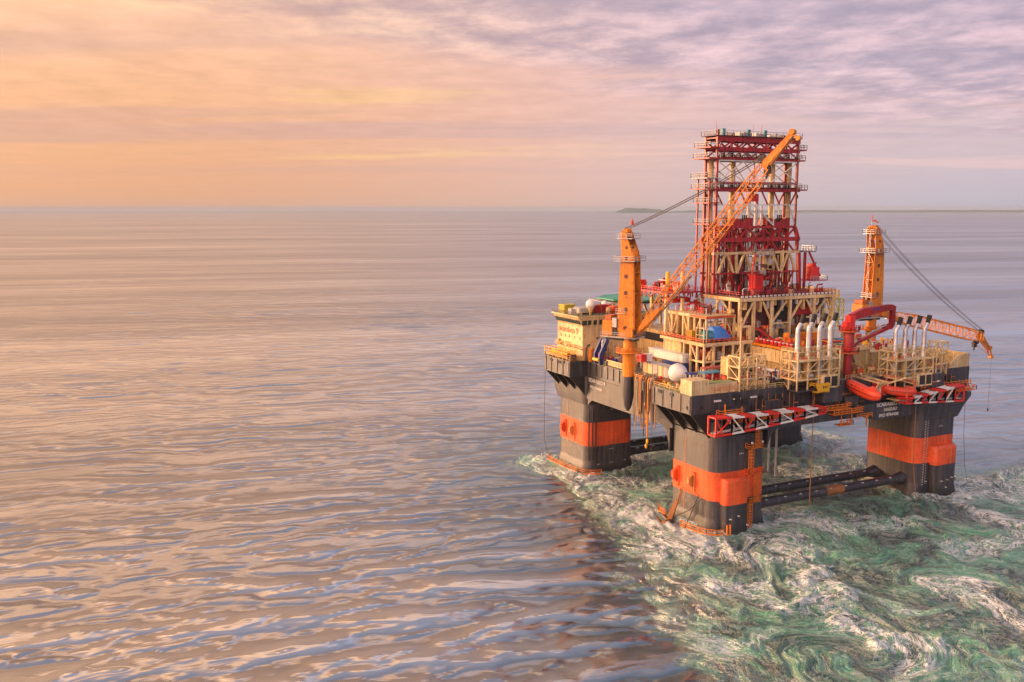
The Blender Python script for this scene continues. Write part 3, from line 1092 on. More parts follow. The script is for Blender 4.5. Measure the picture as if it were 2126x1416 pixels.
# access ladder with landings on the near column
lad = MB()
def cage(x, y, z0_, z1_):
    for dx in (-.45, .45):
        lad.bar((x + dx, y, z0_), (x + dx, y, z1_), .20)
    k = z0_
    while k < z1_:
        lad.bar((x - .45, y, k), (x + .45, y, k), .14)
        lad.bar((x - .5, y - .7, k), (x + .5, y - .7, k), .10)
        lad.bar((x - .5, y - .7, k), (x - .5, y, k), .10); lad.bar((x + .5, y - .7, k), (x + .5, y, k), .10)
        k += .8
    lad.bar((x - .5, y - .7, z0_), (x - .5, y - .7, z1_), .09); lad.bar((x + .5, y - .7, z0_), (x + .5, y - .7, z1_), .09)
cage(1.9, -10.4, 0.4, 7.4); cage(3.9, -10.3, 7.4, 14.6); cage(1.9, -10.3, 14.8, 21.0); cage(4.0, -10.2, 21.4, 27.5)
ladder = lad.build('access_ladder', RAILOR, rig)
for z_ in (7.3, 14.7, 21.1):
    p_ = MB()
    p_.box((1.0, -11.0, z_), (5.4, -9.3, z_ + .14))
    p_.rail([(1.0, -9.4, z_), (1.0, -11.0, z_), (5.4, -11.0, z_), (5.4, -9.4, z_)], 1.2, .07, 1.1)
    p_.build('landing', RAILOR if z_ != 14.7 else ORANGE, ladder)
for x in (1.6, 4.9):
    MB().lathe((x, -11.1, 22.4), [(.05, 0), (.28, .1), (.28, .45), (.05, .6)], 8).build('lamp', WHITE, ladder)

# box girders for the fairleads on the orange bands
for yb, yy in ((BY, 4.0), (BY, -1.2), (0, 5.2), (0, -1.4)):
    fl = MB()
    z0_ = 10.6 if yb == 0 else 11.0
    fl.prism([(-8.4, yb + yy, z0_ + 3.0), (-9.9, yb + yy, z0_ + 2.2), (-9.9, yb + yy, z0_ + .6), (-8.4, yb + yy, z0_ - .8)], (0, 1.0, 0))
    fl.bar((-8.6, yb + yy - .5, z0_ - 1.5), (-8.6, yb + yy - .5, z0_ + 3.6), .28)
    fl.bar((-9.3, yb + yy - .5, z0_ + 3.6), (-8.4, yb + yy - .5, z0_ + 3.6), .24)
    fl.bar((-9.9, yb + yy + .2, z0_ + 1.8), (-8.9, yb + yy - .5, z0_ + 3.5), .12)
    fl.build('fairlead', paint('faded_orange_steel_%d_%d' % (yb, int(yy * 10)), (.66, .22, .06), .55, .55, (.10, .05, .03), .3) if yy < 0 else ORANGE, rig)

# orange gangways in the recess on the long outer side
gw = MB()
gw.box((-7.0, -11.2, 28.25), (34.5, -9.2, 28.42))
gw.rail([(-7.0, -9.3, 28.4), (-7.0, -11.2, 28.4), (34.5, -11.2, 28.4), (34.5, -9.3, 28.4)], 1.25, .075, 1.6)
gw.box((-8.3, -10.8, 30.2), (-1.5, -9.2, 30.32))
gw.rail([(-8.3, -9.3, 30.3), (-8.3, -10.8, 30.3), (-1.5, -10.8, 30.3)], 1.2, .08, 1.4)
gw.bar((-6.6, -10.4, 28.4), (-6.6, -10.4, 33), .25); gw.bar((-1.4, -10.4, 28.4), (-1.4, -10.4, 32), .25)
gw.box((28, -11.6, 27.0), (38.5, -9.2, 27.15))
gw.rail([(28, -11.6, 27.1), (38.5, -11.6, 27.1), (38.5, -9.3, 27.1)], 1.2, .08, 1.5)
gw.rail([(30.5, -11.4, 24.0), (35.0, -11.4, 24.0), (35.0, -9.4, 24.0)], 1.2, .09, 1.1)
gw.box((30.5, -11.4, 23.85), (35.0, -9.2, 24.0))
gw.bar((31, -11.2, 24), (31, -11.2, 28), .16); gw.bar((34.6, -11.2, 24), (34.6, -11.2, 28), .16)
gw.rail([(38, -9.9, 24.9), (43.5, -9.9, 24.9)], 1.1, .09, 1.3)
gw.bar((41.6, -9.8, 22.6), (41.6, -9.8, 25.6), .3)
gw.box((58, -11.6, 29.2), (82, -9.0, 29.35))
gw.rail([(58, -11.6, 29.3), (82, -11.6, 29.3), (82, -9.0, 29.3)], 1.2, .08, 1.5)
gw.rail([(60, -11.2, 30.9), (80, -11.2, 30.9)], 1.2, .08, 1.5)
for x in range(58, 82, 3):
    gw.bar((x, -11.4, 29.3), (x + 1.5, -9.2, 32), .12)
gw.build('gangway', RAILOR, rig, split=True)
# deck edge rails
er = MB()
er.rail([(-14.1, 8.6, 35.04), (-14.1, -7.0, 35.04), (-4, -7.0, 35.04)], 1.1, .055, 2)
er.rail([(-8.3, 30, 35.1), (-8.3, 51, 35.1), (-14.1, 51.1, 35.04), (-14.1, 66.3, 35.04), (0, 66.3, 35.04)], 1.1, .055, 2)
er.rail([(-.4, -7.1, 35.04), (18, -7.1, 35.04)], 1.1, .055, 2)
er.rail([(36, -7.1, 35.04), (58, -7.1, 35.04)], 1.1, .055, 2)
er.rail([(84.1, -7, 35.04), (84.1, 8, 35.04)], 1.1, .055, 2)
er.build('deck_railing', CREAM, rig, split=True)
# machinery nook beside the near column
nk = MB()
nk.bbox((-8.0, -9.9, 26.0), (-4.6, -8.9, 29.6), .1); nk.bbox((-7.6, -10.6, 27.0), (-5.0, -9.6, 28.6), .1)
nk.tube((-8.4, -9.9, 26.3), (-5.2, -9.9, 26.3), .5); nk.tube((-7.8, -10.6, 29.3), (-4.8, -10.6, 29.3), .35)
nk.build('boom_seat', BLACK, rig, split=True)
MB().lathe((-8.4, -9.7, 25.0), [(.1, 0), (.6, .1), (.6, .7), (.1, .9)], 12).build('mooring_light', RUST, rig)
# grey riser pipes seen under the deck
for x, y, zb, m_ in ((27.0, 8, 6.0, GREYP), (26.2, 10, 7, GREYP)):
    MB().tube((x, y, zb), (x, y, 25.2), .33).build('caisson_pipe', m_, rig)
MB().tube((22.7, -9.7, 3.5), (22.7, -9.7, 44), .12).build('sounding_line', RUST, rig)
MB().path([(57.2, -12.2, 31), (57.4, -12.1, 20), (57.9, -12.0, 10), (58.8, -12.2, 4), (59.2, -12.6, 0)], .10).build('sounding_line', RUST, rig)
# white wires outboard
wr = MB()
wr.path([(-14.2, 66.2, 31), (-14.4, 66.3, 18), (-14.3, 66.4, 8), (-13.2, 66.3, 3.8), (-11.4, 65.6, 3.2)], .07, 5)
wr.path([(84.2, -6.5, 29), (84.6, -6.6, 15), (85.5, -6.8, 6), (86.5, -7.4, .5)], .06, 5)
wr.path([(84.2, -3.5, 29), (84.2, -3.6, 22)], .05, 5)
wr.build('tag_line', ROPE, rig, split=True)

def fill(parent, x0, y0, z0, x1, y1, z1, n, mats, seed=1, kinds=('box', 'pipe', 'tank', 'vert'), smin=.5, smax=2.4):
    """pumps, pipes, tanks and cabinets standing inside a module, each its own part"""
    r_ = random.Random(seed)
    for i in range(n):
        k = r_.choice(kinds)
        m_ = r_.choice(mats)
        x, y = r_.uniform(x0, x1), r_.uniform(y0, y1)
        s_ = r_.uniform(smin, smax)
        z_ = z0
        if k == 'box':
            a, b, h = s_, s_ * r_.uniform(.4, 1.2), min(z1 - z_, s_ * r_.uniform(.6, 1.4))
            mb = MB().bbox((x, y, z_), (min(x + a, x1 + .5), min(y + b, y1 + .5), z_ + h), .05)
            if r_.random() < .5:
                mb.bbox((x + a * .2, y + b * .1, z_ + h), (x + a * .6, y + b * .6, z_ + h * 1.25), .04)
            mb.build('cabinet', m_, parent)
        elif k == 'pipe':
            zz_ = r_.uniform(z0 + .3, z1)
            rr = r_.uniform(.09, .24)
            if r_.random() < .5:
                mb = MB().path([(x, y, z0), (x, y, zz_ - .4), (x + .3, y, zz_), (min(x1, x + s_ * 3), y, zz_)], rr, 7)
            else:
                mb = MB().path([(x, y, z0), (x, y, zz_ - .4), (x, y + .3, zz_), (x, min(y1, y + s_ * 3), zz_)], rr, 7)
            mb.build('pipework', m_, parent, smooth=True)
        elif k == 'tank':
            rr = min(s_ * .42, 1.1)
            if r_.random() < .6:
                MB().lathe((x, y, z_), [(rr * .5, 0), (rr, .15), (rr, s_), (rr * .6, s_ + rr * .4), (.05, s_ + rr * .5)], 14).build('vessel', m_, parent, smooth=True)
            else:
                MB().tube((x, y, z_ + rr + .2), (min(x1, x + s_ * 1.4), y, z_ + rr + .2), rr, n=14).build('vessel', m_, parent, smooth=True)
        else:
            h = r_.uniform(.6, 1) * (z1 - z0)
            MB().bar((x, y, z_), (x, y, z_ + h), r_.uniform(.12, .3)).bar((x - .4, y, z_ + h), (x + .4, y, z_ + h), .14).build('stanchion', m_, parent)


# ------------------------------------------------------------------ pedestal cranes
def pedestal_crane(name, label, loc, rz, tip, cab_side, jib, hook_z, dark_foot, lamp):
    """authored with the boom along +X, z = 0 at the deck; tip = (reach, height)"""
    c = thing(name, label, 'crane', loc, rz)
    L = dict(local=True)
    # pedestal
    MB().lathe((0, 0, 0), [(1.62, 0), (1.6, 6.2), (1.95, 6.9), (1.95, 7.4), (1.5, 7.5), (1.5, 10.6)], 28).build('pedestal', CRANE, c, smooth=True, **L)
    if dark_foot:
        MB().lathe((0, 0, 0), [(.3, -9.6), (1.1, -8.2), (1.66, -4.6), (1.66, -.02)], 24).build('pedestal_foot', HULL, c, smooth=True, **L)
    ring = MB().lathe((0, 0, 6.4), [(3.4, 0), (3.5, .1), (3.5, .3), (1.5, .35)], 28)
    p_ = ring.build('ring_platform', CRANE, c, **L)
    rl = MB()
    pts = [V(3.4 * math.cos(a * math.pi / 8), 3.4 * math.sin(a * math.pi / 8), 6.75) for a in range(17)]
    rl.rail(pts, 1.1, .05, 1.6)
    rl.build('railing', CRANE, p_, **L)
    # slewing platform
    MB().box((-7.2, -2.8, 10.5), (3.4, 2.8, 10.85)).build('slewing_platform', GREYP, c, **L)
    un = MB().box((-6.5, -1.3, 9.7), (2.4, 1.3, 10.5))
    un.build('platform_girder', BLACK, c, **L)
    rl = MB()
    rl.rail([(-7.2, -2.8, 10.85), (3.4, -2.8, 10.85), (3.4, 2.8, 10.85), (-7.2, 2.8, 10.85), (-7.2, -2.8, 10.85)], 1.1, .045, 1.8)
    rl.build('railing', GALV, c, **L)
    # machinery house and winches behind the post
    MB().bbox((-6.9, -2.4, 10.9), (-3.9, 1.9, 15.0), .12).build('machinery_house', CRANE, c, **L)
    MB().bbox((-6.4, -2.0, 15.0), (-4.4, 1.4, 16.4), .12).build('winch_cover', paint('deep_orange_paint_' + name[:3] + str(int(rz * 10)), (.50, .12, .02), .5), c, **L)
    wn_ = MB().tube((-3.4, -1.9, 11.9), (-3.4, 1.9, 11.9), .9, n=16)
    for y in (-2, 0, 2):
        wn_.tube((-3.4, y - .1, 11.9), (-3.4, y + .1, 11.9), 1.2, n=16)
    wn_.build('winch', BLACK, c, **L)
    MB().bbox((-3.9, -2.5, 13.2), (-2.5, -1.2, 15.8), .1).build('control_panel', GALV, c, **L)
    cab = MB().bbox((.9, cab_side * 2.9 - 1.0, 11.0), (3.2, cab_side * 2.9 + 1.0, 13.4), .15).build('cab', CRANE, c, **L)
    MB().box((3.15, cab_side * 2.9 - .8, 11.7), (3.24, cab_side * 2.9 + .8, 13.1)).build('cab_window', GLASS, cab, **L)
    # king post: two shaped side plates with lightening holes, webs between
    prof = [(-2.5, 10.85), (2.3, 10.85), (2.2, 20), (1.75, 31), (1.3, 33.6), (-.6, 38.6), (-1.7, 38.8), (-1.75, 36.6), (-1.4, 33.0), (-1.75, 28), (-2.3, 16)]
    post = None
    for sy in (-1, 1):
        mb = MB()
        mb.prism([(x, sy * 1.75 - .18, z_) for x, z_ in prof], (0, .36, 0))
        for q in range(len(prof)):
            x0, z0 = prof[q]
            x1, z1 = prof[(q + 1) % len(prof)]
            mb.bar((x0, sy * 1.75, z0), (x1, sy * 1.75, z1), .62, .16)
        post = mb.build('post_side_plate', CRANE, c, **L)
        hl = MB()
        for z_, hx in ((13.2, .38), (18.2, .34), (22.6, .36), (27.0, .36), (31.8, .30), (34.6, .26)):
            for s_ in (-1, 1):
                hl.tube((-.15, sy * 1.75 + s_ * .19, z_), (-.15, sy * 1.75 + s_ * .215, z_), hx * 1.6, n=16)
        hl.build('lightening_hole', DARKRED, post, split=True, gap=.01, **L)  # dark discs on solid plate, painted as the shade within holes
    web = MB()
    web.box((-.2, -1.57, 10.9), (.05, 1.57, 30.6))
    web.box((-.5, -1.57, 35.2), (-.25, 1.57, 38.0))
    web.build('post_web', paint('web_paint_' + str(int(rz * 10)), (.55, .19, .02), .5, .35), c, **L)
    wh = MB()
    for z_ in (16, 20.5, 25, 29):
        for s_ in (-1, 1):
            wh.prism([(.06 if s_ > 0 else -.23, .0 - .42, z_), (.06 if s_ > 0 else -.23, 0, z_ - .8), (.06 if s_ > 0 else -.23, .42, z_), (.06 if s_ > 0 else -.23, 0, z_ + .8)], (.03, 0, 0))
    wh.build('web_opening', SOOT_SHADE, c, split=True, gap=.01, **L)  # near-black diamonds coloured as shade behind the web cut-outs
    br = MB()
    for k, (za, zb) in enumerate(((11.5, 17), (17, 22.5), (22.5, 28), (28, 32.5))):
        s_ = 1 if k % 2 else -1
        for x0, x1 in ((-2.25, -2.0), (2.1, 2.0)):
            br.bar((x0, -1.6 * s_, za), (x1, 1.6 * s_, zb), .22)
            br.bar((x1, -1.6, zb), (x1, 1.6, zb), .22)
    br.build('cross_bracing', CRANE, c, **L)
    for z_, w_, x0, x1 in ((31.0, 3.2, -3.3, 2.9), (36.9, 2.3, -3.2, 1.6), (17.0, 2.4, -2.9, 0)):
        pl = MB().box((x0, -w_, z_), (x1, w_, z_ + .14))
        q = pl.build('post_platform', GALV, c, **L)
        rl = MB().rail([(x0, -w_, z_ + .14), (x1, -w_, z_ + .14), (x1, w_, z_ + .14), (x0, w_, z_ + .14), (x0, -w_, z_ + .14)], 1.2, .045, 1.3)
        rl.build('railing', GALV, q, **L)
    ld = MB()
    for dx in (-.3, .3):
        ld.bar((-2.9, dx, 11), (-2.4, dx, 37), .07)
    for k in range(40):
        z_ = 11 + k * .65
        ld.bar((-2.9 + .5 * k / 40, -.3, z_), (-2.9 + .5 * k / 40, .3, z_), .06)
    ld.build('ladder', GALV, c, **L)
    sh = MB()
    for y in (-1.1, -.4, .4, 1.1):
        sh.tube((-1.1, y - .12, 38.9), (-1.1, y + .12, 38.9), .75, n=16)
    sh.build('sheave', CRANE, c, split=True, gap=.02, **L)
    ms = MB().tube((-.4, 1.5, 38), (-.4, 1.5, 42.4), .07)
    mst = ms.build('mast', WHITE, c, **L)
    if lamp:
        MB().lathe((-.4, 1.5, 40.3), [(.05, 0), (.38, .3), (.38, 1.1), (.12, 1.5), (.12, 1.9), (.05, 2.2)], 12).build('beacon', BRIGHT, mst, **L)
    else:
        MB().tube((-.4, 1.5, 41.2), (-.4, 1.5, 42.8), .13).build('beacon', BRIGHT, mst, **L)
        MB().prism([(-.35, 1.5, 41.2), (.6, 1.0, 41.3), (1.8, .8, 40.6), (1.7, .8, 40.1), (.7, 1.1, 40.7), (-.35, 1.5, 40.7)], (0, .05, 0)).build('flag', paint('flag_cloth', (.75, .20, .10), .7, .1), mst, **L)
    # boom
    foot = V(2.9, 0, 12.0)
    tipv = V(tip[0], 0, tip[1])
    d = (tipv - foot).normalized()
    up = V(-d.z, 0, d.x)
    Lb = (tipv - foot).length
    Ll = Lb * (.86 if jib else .83)

    def sec(t, hw, hh):
        c_ = foot + d * t
        return [c_ + V(0, -hw, 0) - up * hh, c_ + V(0, hw, 0) - up * hh, c_ + V(0, hw, 0) + up * hh, c_ + V(0, -hw, 0) + up * hh]
    boom = MB()
    secs = []
    n_ = 26
    t0 = Lb * .085
    for k in range(n_ + 1):
        u = k / n_
        g_ = min(1, u * 5, (1 - u) * 4 + .55)
        secs.append(sec(t0 + (Ll - t0) * u, 1.15 + (.75 if jib else .4) * g_, 1.0 + (.85 if jib else .5) * g_))
    boom.lattice(secs, .135, .055)
    bo = boom.build('boom', CRANE, c, **L)
    bf = MB()
    for sy in (-1, 1):
        a0 = foot + V(0, sy * 1.3, 0)
        e0, e1 = secs[0][0 if sy < 0 else 1], secs[0][3 if sy < 0 else 2]
        bf.prism([a0 - up * .35, e0, e1, a0 + up * .35], (0, .16, 0))
        e2 = foot + d * (Lb * .15) + V(0, sy * 1.5, 0)
        bf.prism([e0, e2 - up * 1.35, e2 - up * .7, e1], (0, .16, 0))
    bf.tube(foot + V(0, -2.0, 0), foot + V(0, 2.0, 0), .4, n=12)
    bf.build('boom_foot', CRANE, bo, split=True, **L)
    wk = MB()
    wk.prism([foot + d * 4 + V(0, -.4, 0) - up * 1.4, foot + d * (Lb * .32) + V(0, -.4, 0) - up * 1.55, foot + d * (Lb * .32) + V(0, .5, 0) - up * 1.55, foot + d * 4 + V(0, .5, 0) - up * 1.4], up * -.10)
    wk.build('walkway', GALV, bo, **L)
    # solid boom head
    h0, h1 = foot + d * (Ll - .4), tipv
    if jib:
        # the head bends down at the end
        kn = foot + d * (Ll + .2)
        e1 = kn + V(5.0, 0, -4.6)
        e2 = kn + V(6.6, 0, -7.4)
    else:
        kn = foot + d * (Ll + 1.0)
        e1 = kn + (tipv - kn) * .86 + V(.2, 0, -.3)
        e2 = e1 + V(1.5, 0, -.9)
    hd = MB()
    for sy in (-1, 1):
        y = sy * .95
        w_ = .16
        hd.prism([V(h0.x, y, h0.z) - up * .7, V(h0.x, y, h0.z) + up * .9, V(kn.x, y, kn.z) + up * 1.25, V(e1.x, y * .6, e1.z) + up * .55, V(e1.x, y * .6, e1.z) - up * .35, V(kn.x, y, kn.z) - up * .45], (0, w_, 0))
        hd.prism([V(e1.x, y * .6, e1.z) + up * .75, V(e2.x, y * .55, e2.z + .3), V(e2.x - .2, y * .55, e2.z - .7), V(e1.x, y * .6, e1.z) - up * .55], (0, w_, 0))
    hd.bar(kn + up * 1.1, e1 + up * .5, 1.5, .2)
    hd.bar(kn - up * .7, e1 - up * .35, 1.5, .2)
    hd.tube(V(e1.x, -.9, e1.z + .6), V(e1.x, .9, e1.z + .6), .7, n=14)
    hd.tube(V(e2.x, -.6, e2.z), V(e2.x, .6, e2.z), .55, n=14)
    hd.build('boom_head', CRANE, bo, split=True, **L)
    hs = MB()
    for y in (-.6, 0, .6):
        hs.tube(V(kn.x, y - .1, kn.z) + up * 1.9, V(kn.x, y + .1, kn.z) + up * 1.9, .8, n=14)
        hs.tube(V(kn.x - 1.5, y - .1, kn.z) - up * 1.6, V(kn.x - 1.5, y + .1, kn.z) - up * 1.6, .7, n=14)
    hs.build('sheave', BLACK, bo, split=True, gap=.02, **L)
    hk = MB()
    hc = V(kn.x - 2.0, 0, kn.z) - up * 2.3
    hk.bbox(hc - V(.8, .5, 1.1), hc + V(.8, .5, .7), .1)
    hk.tube(hc - V(0, 0, 1.1), hc - V(.3, 0, 2.2), .25)
    hk.build('hook_block', BLACK, bo, **L)
    fr_ = MB()
    fr_.bar(hc + V(-1.5, .8, .6), e1 - up * 1.4, .09); fr_.bar(hc + V(-1.5, -.8, .6), e1 - up * 1.4, .09)
    for k in range(8):
        a_ = (hc + V(-1.5, .8, .6)).lerp(e1 - up * 1.4, k / 8)
        fr_.bar(a_, a_ + up * .8, .06)
    fr_.build('head_frame', CRANE, bo, **L)
    # luffing ropes
    for i, y in enumerate((-1.75, -1.4, -1.05, -.7, .7, 1.05, 1.4, 1.75)):
        a_ = V(-1.1, y, 39.6)
        b_ = V(kn.x, y * .9, kn.z) + up * 2.2
        pts = []
        for k in range(13):
            t = k / 12
            p = a_.lerp(b_, t)
            p.z -= (1.8 if jib else .8) * 4 * t * (1 - t)
            pts.append(p)
        MB().path(pts, .035, 5).build('luffing_rope', ROPE, c, **L)
    hp = V(e2.x + .2, 0, e2.z - .3)
    MB().path([hp, V(hp.x, 0, (hp.z + hook_z) / 2), V(hp.x, 0, hook_z)], .06, 5).build('hoist_rope', ROPE, c, **L)
    MB().lathe(V(hp.x, 0, hook_z - .9), [(.05, 0), (.3, .15), (.3, .8), (.08, 1.0)], 10).build('hook', BLACK, c, smooth=True, **L)
    return c


dxy = Vector((8.4 + 12.0, -15 - 23.5))
pedestal_crane('pedestal_crane', 'orange lattice boom crane with its boom raised steeply across the drilling derrick', (-12.0, 23.5, 35.0), math.atan2(dxy.y, dxy.x), (dxy.length - .5, 63.5), -1, False, 48, True, True)
pedestal_crane('pedestal_crane', 'orange crane behind the red crane, lattice boom lowered out over the sea', (84.0, 29.0, 35.0), 0.0, (60.2, -.9), -1, True, -25.0, False, False)

# ------------------------------------------------------------------ knuckle crane
kc = thing('knuckle_crane', 'dark red knuckle boom crane with folded arm beside the orange lifeboat', 'crane', (37.9, -5.8, 35.0))
L = dict(local=True)
MB().lathe((0, 0, 0), [(.75, -1.5), (1.0, 1), (1.12, 2.6), (1.12, 6.9)], 24).build('pedestal', RED, kc, smooth=True, **L)
MB().lathe((0, 0, 7.4), [(1.30, 0), (1.34, .2), (1.34, 5.2), (1.2, 5.4)], 24).build('upper_column', RED, kc, smooth=True, **L)
for z_, r_ in ((6.9, 2.7), (12.6, 2.6)):
    q = MB().lathe((0, 0, z_), [(r_, 0), (r_ + .05, .08), (r_ + .05, .35), (.9, .4)], 20).build('ring_platform', paint('ring_paint_%d' % int(z_), (.62, .10, .02), .5), kc, **L)
    rl = MB()
    rl.rail([V(r_ * math.cos(a * math.pi / 7), r_ * math.sin(a * math.pi / 7), z_ + .4) for a in range(15)], 1.1, .06, 1.2)
    rl.build('railing', BRIGHT, q, **L)
hd = MB()
hd.bbox((-.9, -1.0, 13.0), (1.2, 1.0, 16.9), .2)
hd.bbox((-1.9, -.9, 13.0), (-.9, .9, 15.3), .15)
hd.build('slewing_head', BRIGHT, kc, **L)
a1 = MB()
for sy in (-.65, .55):
    a1.prism([(-.9, sy, 15.6), (3.0, sy, 16.0), (9, sy, 17.0), (14.2, sy, 17.6), (16.2, sy, 17.4), (16.3, sy, 18.6), (14.8, sy, 19.2), (9, sy, 18.9), (4.4, sy, 18.6), (.2, sy, 17.2)], (0, .1, 0))
a1.bar((.2, 0, 17.15), (4.4, 0, 18.55), 1.2, .1); a1.bar((4.4, 0, 18.55), (14.8, 0, 19.12), 1.2, .1); a1.bar((14.8, 0, 19.1), (16.2, 0, 18.5), 1.2, .1)
a1.bar((0, 0, 15.7), (9, 0, 17.05), 1.2, .1); a1.bar((9, 0, 17.05), (14.2, 0, 17.65), 1.2, .1)
arm = a1.build('main_arm', RED, kc, **L)
MB().bar((7.6, -.68, 18.1), (9.8, -.68, 18.35), .04, .5).build('badge', BLUE, arm, **L)
a2 = MB()
for sy in (-.5, .4):
    a2.prism([(15.0, sy, 18.6), (16.3, sy, 18.6), (16.4, sy, 13.6), (15.4, sy, 12.4), (12.6, sy, 12.6), (12.6, sy, 13.6), (14.9, sy, 13.9)], (0, .1, 0))
a2.bar((16.3, 0, 18.6), (16.35, 0, 13.4), .9, .1); a2.bar((16.3, 0, 13.5), (15.3, 0, 12.4), .9, .1); a2.bar((14.95, 0, 18.4), (14.95, 0, 13.9), .9, .1); a2.bar((15.3, 0, 12.45), (12.6, 0, 12.55), .9, .1)
a2.build('elbow_arm', RED, kc, **L)
a3 = MB()
a3.bar((14.8, 0, 12.9), (4.0, 0, 9.8), .75, .8); a3.bar((4.0, 0, 9.8), (1.6, 0, 8.4), .5, .55)
a3.build('telescopic_arm', RED, kc, **L)
cy = MB().tube((6.0, -.55, 11.6), (13, -.55, 13.7), .2); cy.tube((1.8, 0, 15.4), (8.2, 0, 16.9), .26)
cy.build('hydraulic_ram', GALV, kc, split=True, **L)
bm = MB()
bm.path([(1.8, 0, 8.5), (1.4, 0, 7.0), (1.6, 0, 5.4), (2.4, 0, 4.2)], .28)
bm.build('grab', DARKRED, kc, **L)

# ------------------------------------------------------------------ drilling derrick
dk_ = thing('drilling_derrick', 'tall red and white steel derrick rising from the middle of the platform', 'derrick', (31.7, 27.5, 56.0))
X0, X1, Y0, Y1 = 17.1, 46.4, 25.0, 30.0
Z = [56.0, 61.6, 67.3, 71.0, 74.4, 80.9, 84.9, 87.0, 93.8, 96.6, 99.2]
cl = MB()
for x in (18.7, 26.5, 41.2, 47.6):
    cl.tube((x, 29.6, 57), (x, 29.6, 94), .80, n=14)
cl.build('riser_column', CREAM2, dk_, smooth=True, split=True)
cl = MB()
for x in (31.8, 34.6):
    cl.tube((x, 28.4, 57), (x, 28.4, 82), .55, n=12)
cl.build('guide_column', WHITE, dk_, smooth=True, split=True)
lg = MB()
for x in (X0, X1):
    for y in (Y0, Y1):
        lg.bar((x, y, 84.5), (x, y, 101.5 if (x, y) == (X0, Y0) else 99.5), .62)
        if x == X0:
            lg.bar((x, y, 56), (x, y, 84.5), .75)
        else:
            lg.bar((x, y, 74.2), (x, y, 84.5), .5)
for y in (Y0, Y1):
    lg.bar((X1, y, 74.4), (X1 + 1.6, y, 70.6), .9)
    lg.bar((X1 + 1.2, y, 71), (X1 + 1.0, y, 67), .8)
for x in (X0 - 2.4,):
    for y in (Y0, Y1):
        lg.bar((x, y, 56), (x, y, 88), .4)
for x in (19.4, 24.6, 27.6, 36.0, 39.0, 44.6):
    lg.bar((x, Y0 + 1.2, 56), (x, Y0 + 1.2, 74), .85)
    lg.bar((x + .8, Y1, 56), (x + .8, Y1, 74), .8)
lg.bar((X1 + 2.6, Y0, 56), (X1 + 1.8, Y0, 67), 1.0); lg.bar((X1 + 2.6, Y1, 56), (X1 + 1.8, Y1, 67), .9)
lg.build('leg', RED, dk_, split=True, gap=.02)
gd = MB()
for y in (Y0, Y1):
    gd.box((X0 - .3, y - .35, 98.3), (X1 + .6, y + .35, 99.7))
    gd.box((X0 - .3, y - .3, 95.7), (X1 + .6, y + .3, 96.8))
    gd.box((X0 - .3, y - .3, 93.3), (X1 + .6, y + .3, 94.0))
    gd.box((X0 - .3, y - .25, 86.7), (X1 + .3, y + .25, 87.3))
    gd.box((X0 - .3, y - .35, 84.6), (X1 + 1.2, y + .35, 85.6))
    gd.box((X0 - .3, y - .3, 74.2), (X1 + .3, y + .3, 74.9))
    gd.box((X0 - 1.0, y - .4, 70.4), (X1 + 1.8, y + .4, 71.6))
    gd.box((X0 - 1.0, y - .3, 61.3), (X1 + 1.6, y + .3, 61.8))
for z_ in (99.2, 96.4, 93.7, 87.0, 85.1, 74.5, 71.0):
    for x in (X0, 22.5, 28, 34, 40, X1):
        gd.bar((x, Y0, z_), (x, Y1, z_), .35)
gd.build('girder', RED, dk_, split=True)
tr = MB()


def zig(mb, y, za, zb, n_, w_, x0=X0, x1=X1, first=0):
    for k in range(n_):
        a_, b_ = x0 + (x1 - x0) * k / n_, x0 + (x1 - x0) * (k + 1) / n_
        m_ = (a_ + b_) / 2
        mb.bar((a_, y, za if first else zb), (m_, y, zb if first else za), w_)
        mb.bar((m_, y, zb if first else za), (b_, y, za if first else zb), w_)


for y in (Y0, Y1):
    zig(tr, y, 96.8, 98.4, 6, .38); zig(tr, y, 93.9, 95.8, 5, .34, first=1)
    zig(tr, y, 71.6, 74.3, 5, .42); zig(tr, y, 67.4, 70.5, 5, .42, first=1); zig(tr, y, 56.2, 61.4, 5, .40)
    for x in (22.0, 28.2, 34.4, 40.5):
        tr.bar((x, y, 96.7), (x, y, 98.4), .5); tr.bar((x, y, 71.5), (x, y, 74.3), .5)
    for x, s_ in ((X0, 1), (30, 1), (30, -1), (38, 1), (X1, -1)):
        tr.bar((x, y, 84.6), (x + s_ * 2.2, y, 81.0), .35)
tr.build('truss_bracing', RED, dk_, split=True)
wt = MB()
for y in (Y0, Y1):
    wt.box((X0, y - .2, 92.9), (X1 + .6, y + .2, 93.28))
    wt.bar((X0 + .3, y, 93.0), (X0 + 9.5, y, 87.3), .26); wt.bar((X0 + 9.5, y, 93.0), (X0 + .3, y, 87.3), .26)
    wt.bar((X1 - 9.5, y, 93.0), (X1, y, 87.3), .26); wt.bar((X1, y, 93.0), (X1 - 9.5, y, 87.3), .26)
    wt.bar((X0 + 9.5, y, 93.0), (X0 + 14.6, y, 87.3), .26); wt.bar((X1 - 9.5, y, 93.0), (X1 - 14.6, y, 87.3), .26)
    wt.box((X0, y - .15, 80.7), (X1 + .5, y + .15, 81.0))
    for x in (X0, 33.5, 38.2, X1 + .3):
        wt.bar((x, y, 74.8), (x, y, 80.8), .3)
    wt.bar((31.0, y, 80.7), (38.2, y, 75), .45); wt.bar((X1 - 2.5, y, 80.7), (X1, y, 75), .25)
    wt.bar((X1, y, 87.2), (X1, y, 93), .3)
wt.build('white_bracing', WHITE, dk_, split=True)
ct = MB()
ct.box((X0 - .6, Y0 - .45, 66.9), (X1 + 1.8, Y0 + .45, 67.6))
